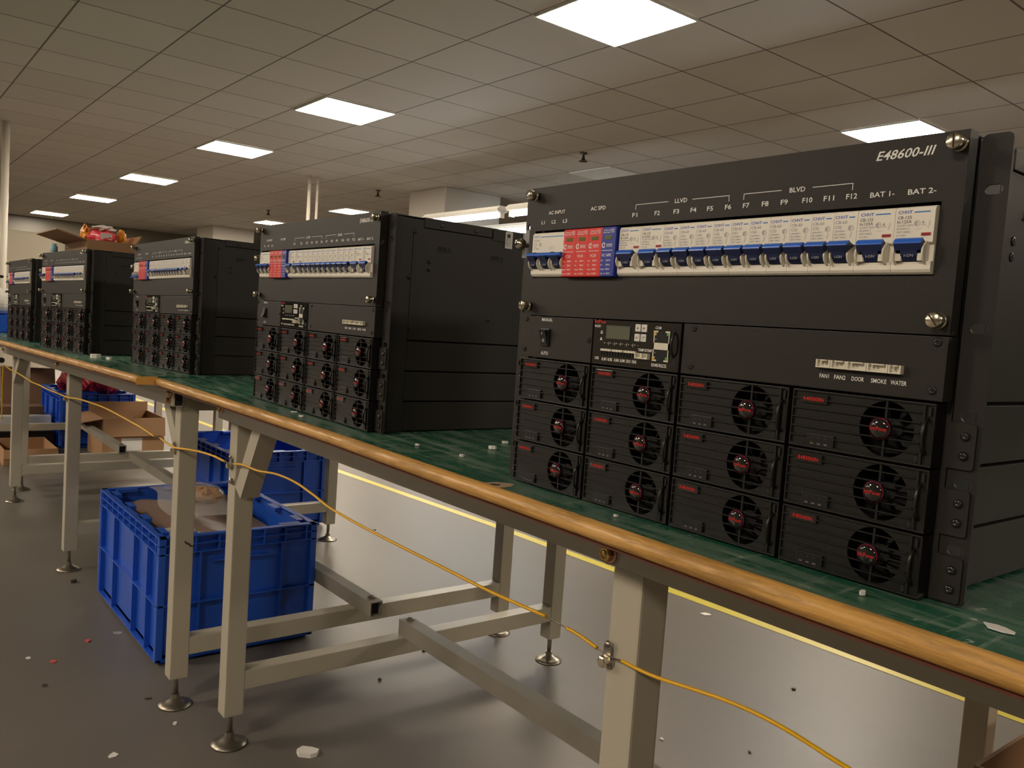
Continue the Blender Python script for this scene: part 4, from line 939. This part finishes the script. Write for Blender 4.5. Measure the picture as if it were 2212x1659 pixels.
# ------------------------------------------------------------------ yellow earth wire clamped to the bench legs
def smooth(pts, k=8):
    out = []; p = [Vector(q) for q in pts]; p = [p[0]*2-p[1]]+p+[p[-1]*2-p[-2]]
    for i in range(1, len(p)-2):
        for j in range(k):
            t = j/k; a, b_, c_, d_ = p[i-1], p[i], p[i+1], p[i+2]
            out.append(.5*((2*b_)+(c_-a)*t+(2*a-5*b_+4*c_-d_)*t*t+(3*b_-a-3*c_+d_)*t**3))
    out.append(p[-2]); return out
wt = thing('earth_wire', 'long yellow insulated wire strung along the front legs of the benches', 'wire', (-1.0, 0, T-.15))
def wire(name, pts, r, m, lab=None):
    b = MB(); b.tube([Vector(q)-Vector((-1.0, 0, T-.15)) for q in smooth(pts)], r, m, 8); b.build(name, wt, (0, 0, 0), 0, lab)
W1 = [(.62, .030, T-.163), (.50, .031, T-.159), (.389, .034, T-.151), (.327, .035, T-.144), (.272, .037, T-.145), (.191, .040, T-.156), (.160, .041, T-.158), (.142, .040, T-.157)]
W2 = [(.110, .037, T-.155), (.086, .037, T-.151), (.062, .038, T-.1500)]
W3 = [(.028, .038, T-.1485), (-.076, .038, T-.151), (-.176, .038, T-.150), (-.359, .038, T-.148), (-.495, .038, T-.143), (-.565, .038, T-.134), (-.639, .038, T-.127), (-.72, .038, T-.128), (-.805, .037, T-.137), (-.88, .037, T-.139), (-.930, .037, T-.146)]
W4 = [(-.972, .034, T-.148), (-1.03, .030, T-.146), (-1.08, .022, T-.146), (-1.13, .006, T-.147), (-1.172, -.003, T-.1505), (-1.205, -.004, T-.151), (-1.26, -.003, T-.150), (-1.30, -.002, T-.147)]
W5 = [(-1.345, -.0030, T-.1500), (-1.404, -0.0036, T-0.1468), (-1.519, -0.0049, T-0.1430), (-1.802, -0.0082, T-0.1394), (-2.024, -0.0107, T-0.1452), (-2.180, -0.0125, T-0.1528), (-2.302, -0.0139, T-0.1632), (-2.389, -0.0149, T-0.1650), (-2.626, -0.0176, T-0.1706), (-2.803, -0.0197, T-0.1714), (-2.947, -0.0213, T-0.1748), (-3.029, -0.0223, T-0.1734), (-3.213, -0.0244, T-0.1695), (-3.390, -0.0264, T-0.1692), (-3.480, -.0285, T-.1690), (-3.600, -.0300, T-.1655), (-3.640, -.034, T-.163)]
for k, p in enumerate((W1, W2, W3, W4, W5)): wire('insulation', p, (.0019, .0019, .0021, .0024, .0026)[k], 'yellow_wire')
for p in ([W1[-1], (.128, .0365, T-.157), W2[0]], [W2[-1], (.045, .0375, T-.149), W3[0]], [W3[-1], (-.950, .0355, T-.148), W4[0]], [W4[-1], W5[0]]):
    wire('bare_conductor', [(q[0], q[1]-.0005, q[2]+.0005) for q in p], .0006, 'wire_metal'); wire('bare_conductor', [(q[0], q[1]+.0008, q[2]-.0006) for q in p], .0006, 'wire_metal')
wire('insulation', [(-3.650, -.036, T-.165), (-3.645, -.037, T-.25), (-3.64, -.036, T-.34), (-3.645, -.036, T-.41)], .0026, 'yellow_wire')
def clamp(x, y, z, lab):
    t = thing('wire_clamp', lab, 'clamp', (x, y, z+T), 0, 'metal clamps holding the yellow wire to the bench legs')
    b = MB(); b.lathe([(.0085, 0), (.0085, -.0016), (.0062, -.0018)], (0, 0, 0), 'y', 'steel', 18); b.lathe([(.0060, -.0018), (.0060, -.0105), (.0045, -.0112), (.0001, -.0112)], (0, 0, 0), 'y', 'nickel', 6, False); b.build('bolt', t)
    c = MB(); c.box(-.0045, .0060, -.0040, -.0024, -.006, .0165, 'steel', .0005); c.tube([(.003, -.0050, .0165), (.003, -.0050, .0215)], .0028, 'steel', 10); c.build('lug', t)
clamp(.1180, .0465, -.1665, 'bolted wire clamp on the big front leg at the lower right')
clamp(-.9660, .0465, -.1560, 'bolted wire clamp on the bench leg with the diagonal brace')
clamp(-2.3440, -.0085, -.1730, 'small wire clamp on the middle leg of the left bench')
clamp(-1.2050, .0045, -.1620, 'wire clamp at the foot of the left diagonal brace')
# ------------------------------------------------------------------ floor tape and litter
b = MB(); p = [(x, y-.036) for x, y in ((-9.5, 1.44), (-6, 1.585), (-3.746, 1.690), (-2.298, 1.765), (-1.515, 1.782), (-.208, 1.812), (.6, 1.815), (2.5, 1.82))]
for (xa, ya), (xb_, yb_) in zip(p, p[1:]): b.add([(xa, ya, .001), (xb_, yb_, .001), (xb_, yb_+.048, .001), (xa, ya+.048, .001)], [(0, 1, 2, 3)], 'floor_tape')
tag(b.build('floor_tape'), 'yellow marking tape on the floor behind the benches', 'floor tape')['kind'] = 'structure'
def scrap(x, y, z, r, m, seed, thin=.25):
    b = MB(); rnd = random.Random(seed); k = 7; a0 = rnd.uniform(0, 6)
    pts = [(r*rnd.uniform(.55, 1.1)*math.cos(a0+2*PI*i/k), r*rnd.uniform(.3, .75)*math.sin(a0+2*PI*i/k)) for i in range(k)]
    a = rnd.uniform(0, 3.1); pts = [(px*math.cos(a)-py*math.sin(a), px*math.sin(a)+py*math.cos(a)) for px, py in pts]
    b.prism(pts, 0, r*thin, 'z', m); return b
FS = [(-.841, .189, .030, 'foam_white', 'large white foam scrap on the floor at the bottom of the photo', .3), (-1.036, -.142, .014, 'paper_white', 'white curled strip on the floor at the bottom left', .1),
      (-1.672, -.062, .012, 'scrap_red', 'red and white scrap on the floor left of the nearest crate', .2), (-1.572, -.161, .012, 'scrap_red', 'small reddish scrap on the open floor at the left', .2),
      (-1.624, -.209, .012, 'paper_white', 'white sliver on the floor at the far left', .1), (-1.437, -.202, .008, 'steel', 'shiny metal bit on the floor at the lower left', .5),
      (-2.196, .002, .012, 'scrap_dark', 'small black lump on the floor by the middle leg of the left bench', .8), (-1.080, .492, .007, 'scrap_dark', 'tiny black lump on the floor under the low rails', .8),
      (-1.182, .687, .006, 'scrap_dark', 'tiny black lump on the floor beside the steel channel', .8), (-.996, 1.688, .022, 'paper_white', 'white paper strip on the floor near the yellow tape', .05),
      (-.490, 1.420, .008, 'scrap_dark', 'small dark speck on the floor right of the big front leg', .5), (-.493, .894, .006, 'foam_white', 'tiny white bit on the floor right of the big front leg', .5),
      (-.348, 1.025, .006, 'scrap_dark', 'tiny dark speck on the floor below the sagging wire', .5), (-1.103, -.002, .006, 'foam_white', 'tiny white ball on the floor between the two front feet', .8),
      (-1.254, -.018, .009, 'scrap_dark', 'small dark shred on the floor beside the front feet', .2), (-1.693, .018, .016, 'clear_bag', 'pale flat streak of film on the floor beside the nearest crate', .05), (-2.405, 1.212, .010, 'scrap_dark', 'dark speck on the shiny floor beyond the benches', .3)]
for i, (x, y, r, m, l, th) in enumerate(FS): tag(scrap(x, y, .0, r, m, i, th).build('litter_scrap', None, (x, y, .0004)), l, 'scrap', 'litter on the floor')
TS = [(-.57, .0, .006, 'foam_white', 'white shred on the bench edge left of the second rack from the right', .3), (-.517, -.012, .005, 'foam_white', 'small white crumb beside the white shred on the bench', .5),
      (-.14, .03, .005, 'foam_white', 'white crumb on the green top between the two nearest racks', .6), (-.18, .108, .007, 'foam_white', 'shiny white crumb close to the left side of the nearest rack', .6),
      (-.217, .158, .006, 'foam_white', 'white crumb on the green top deep between the two nearest racks', .5), (-.228, .02, .004, 'foam_white', 'tiny crumb on the green top near the wooden edge between the racks', .6),
      (.410, -.022, .004, 'foam_white', 'tiny white crumb in front of the lower right corner of the nearest rack', .6), (.492, -.005, .012, 'paper_white', 'pale flat chip on the green top at the right edge of the photo', .06),
      (.173, -.018, .003, 'foam_white', 'tiny white speck in front of the nearest rack', .6), (-1.82, -.035, .016, 'foam_white', 'white foam scrap on the bench left of the middle rack', .7), (-1.77, -.012, .012, 'foam_white', 'smaller white foam scrap on the bench left of the middle rack', .5)]
for i, (x, y, r, m, l, th) in enumerate(TS):
    z = T+(zr(x) if x > -1.15 else zl(x))+.0006; tag(scrap(x, y, z, r, m, 40+i, th).build('bench_crumb', None, (x, y, z)), l, 'crumb', 'crumbs on the green bench tops')
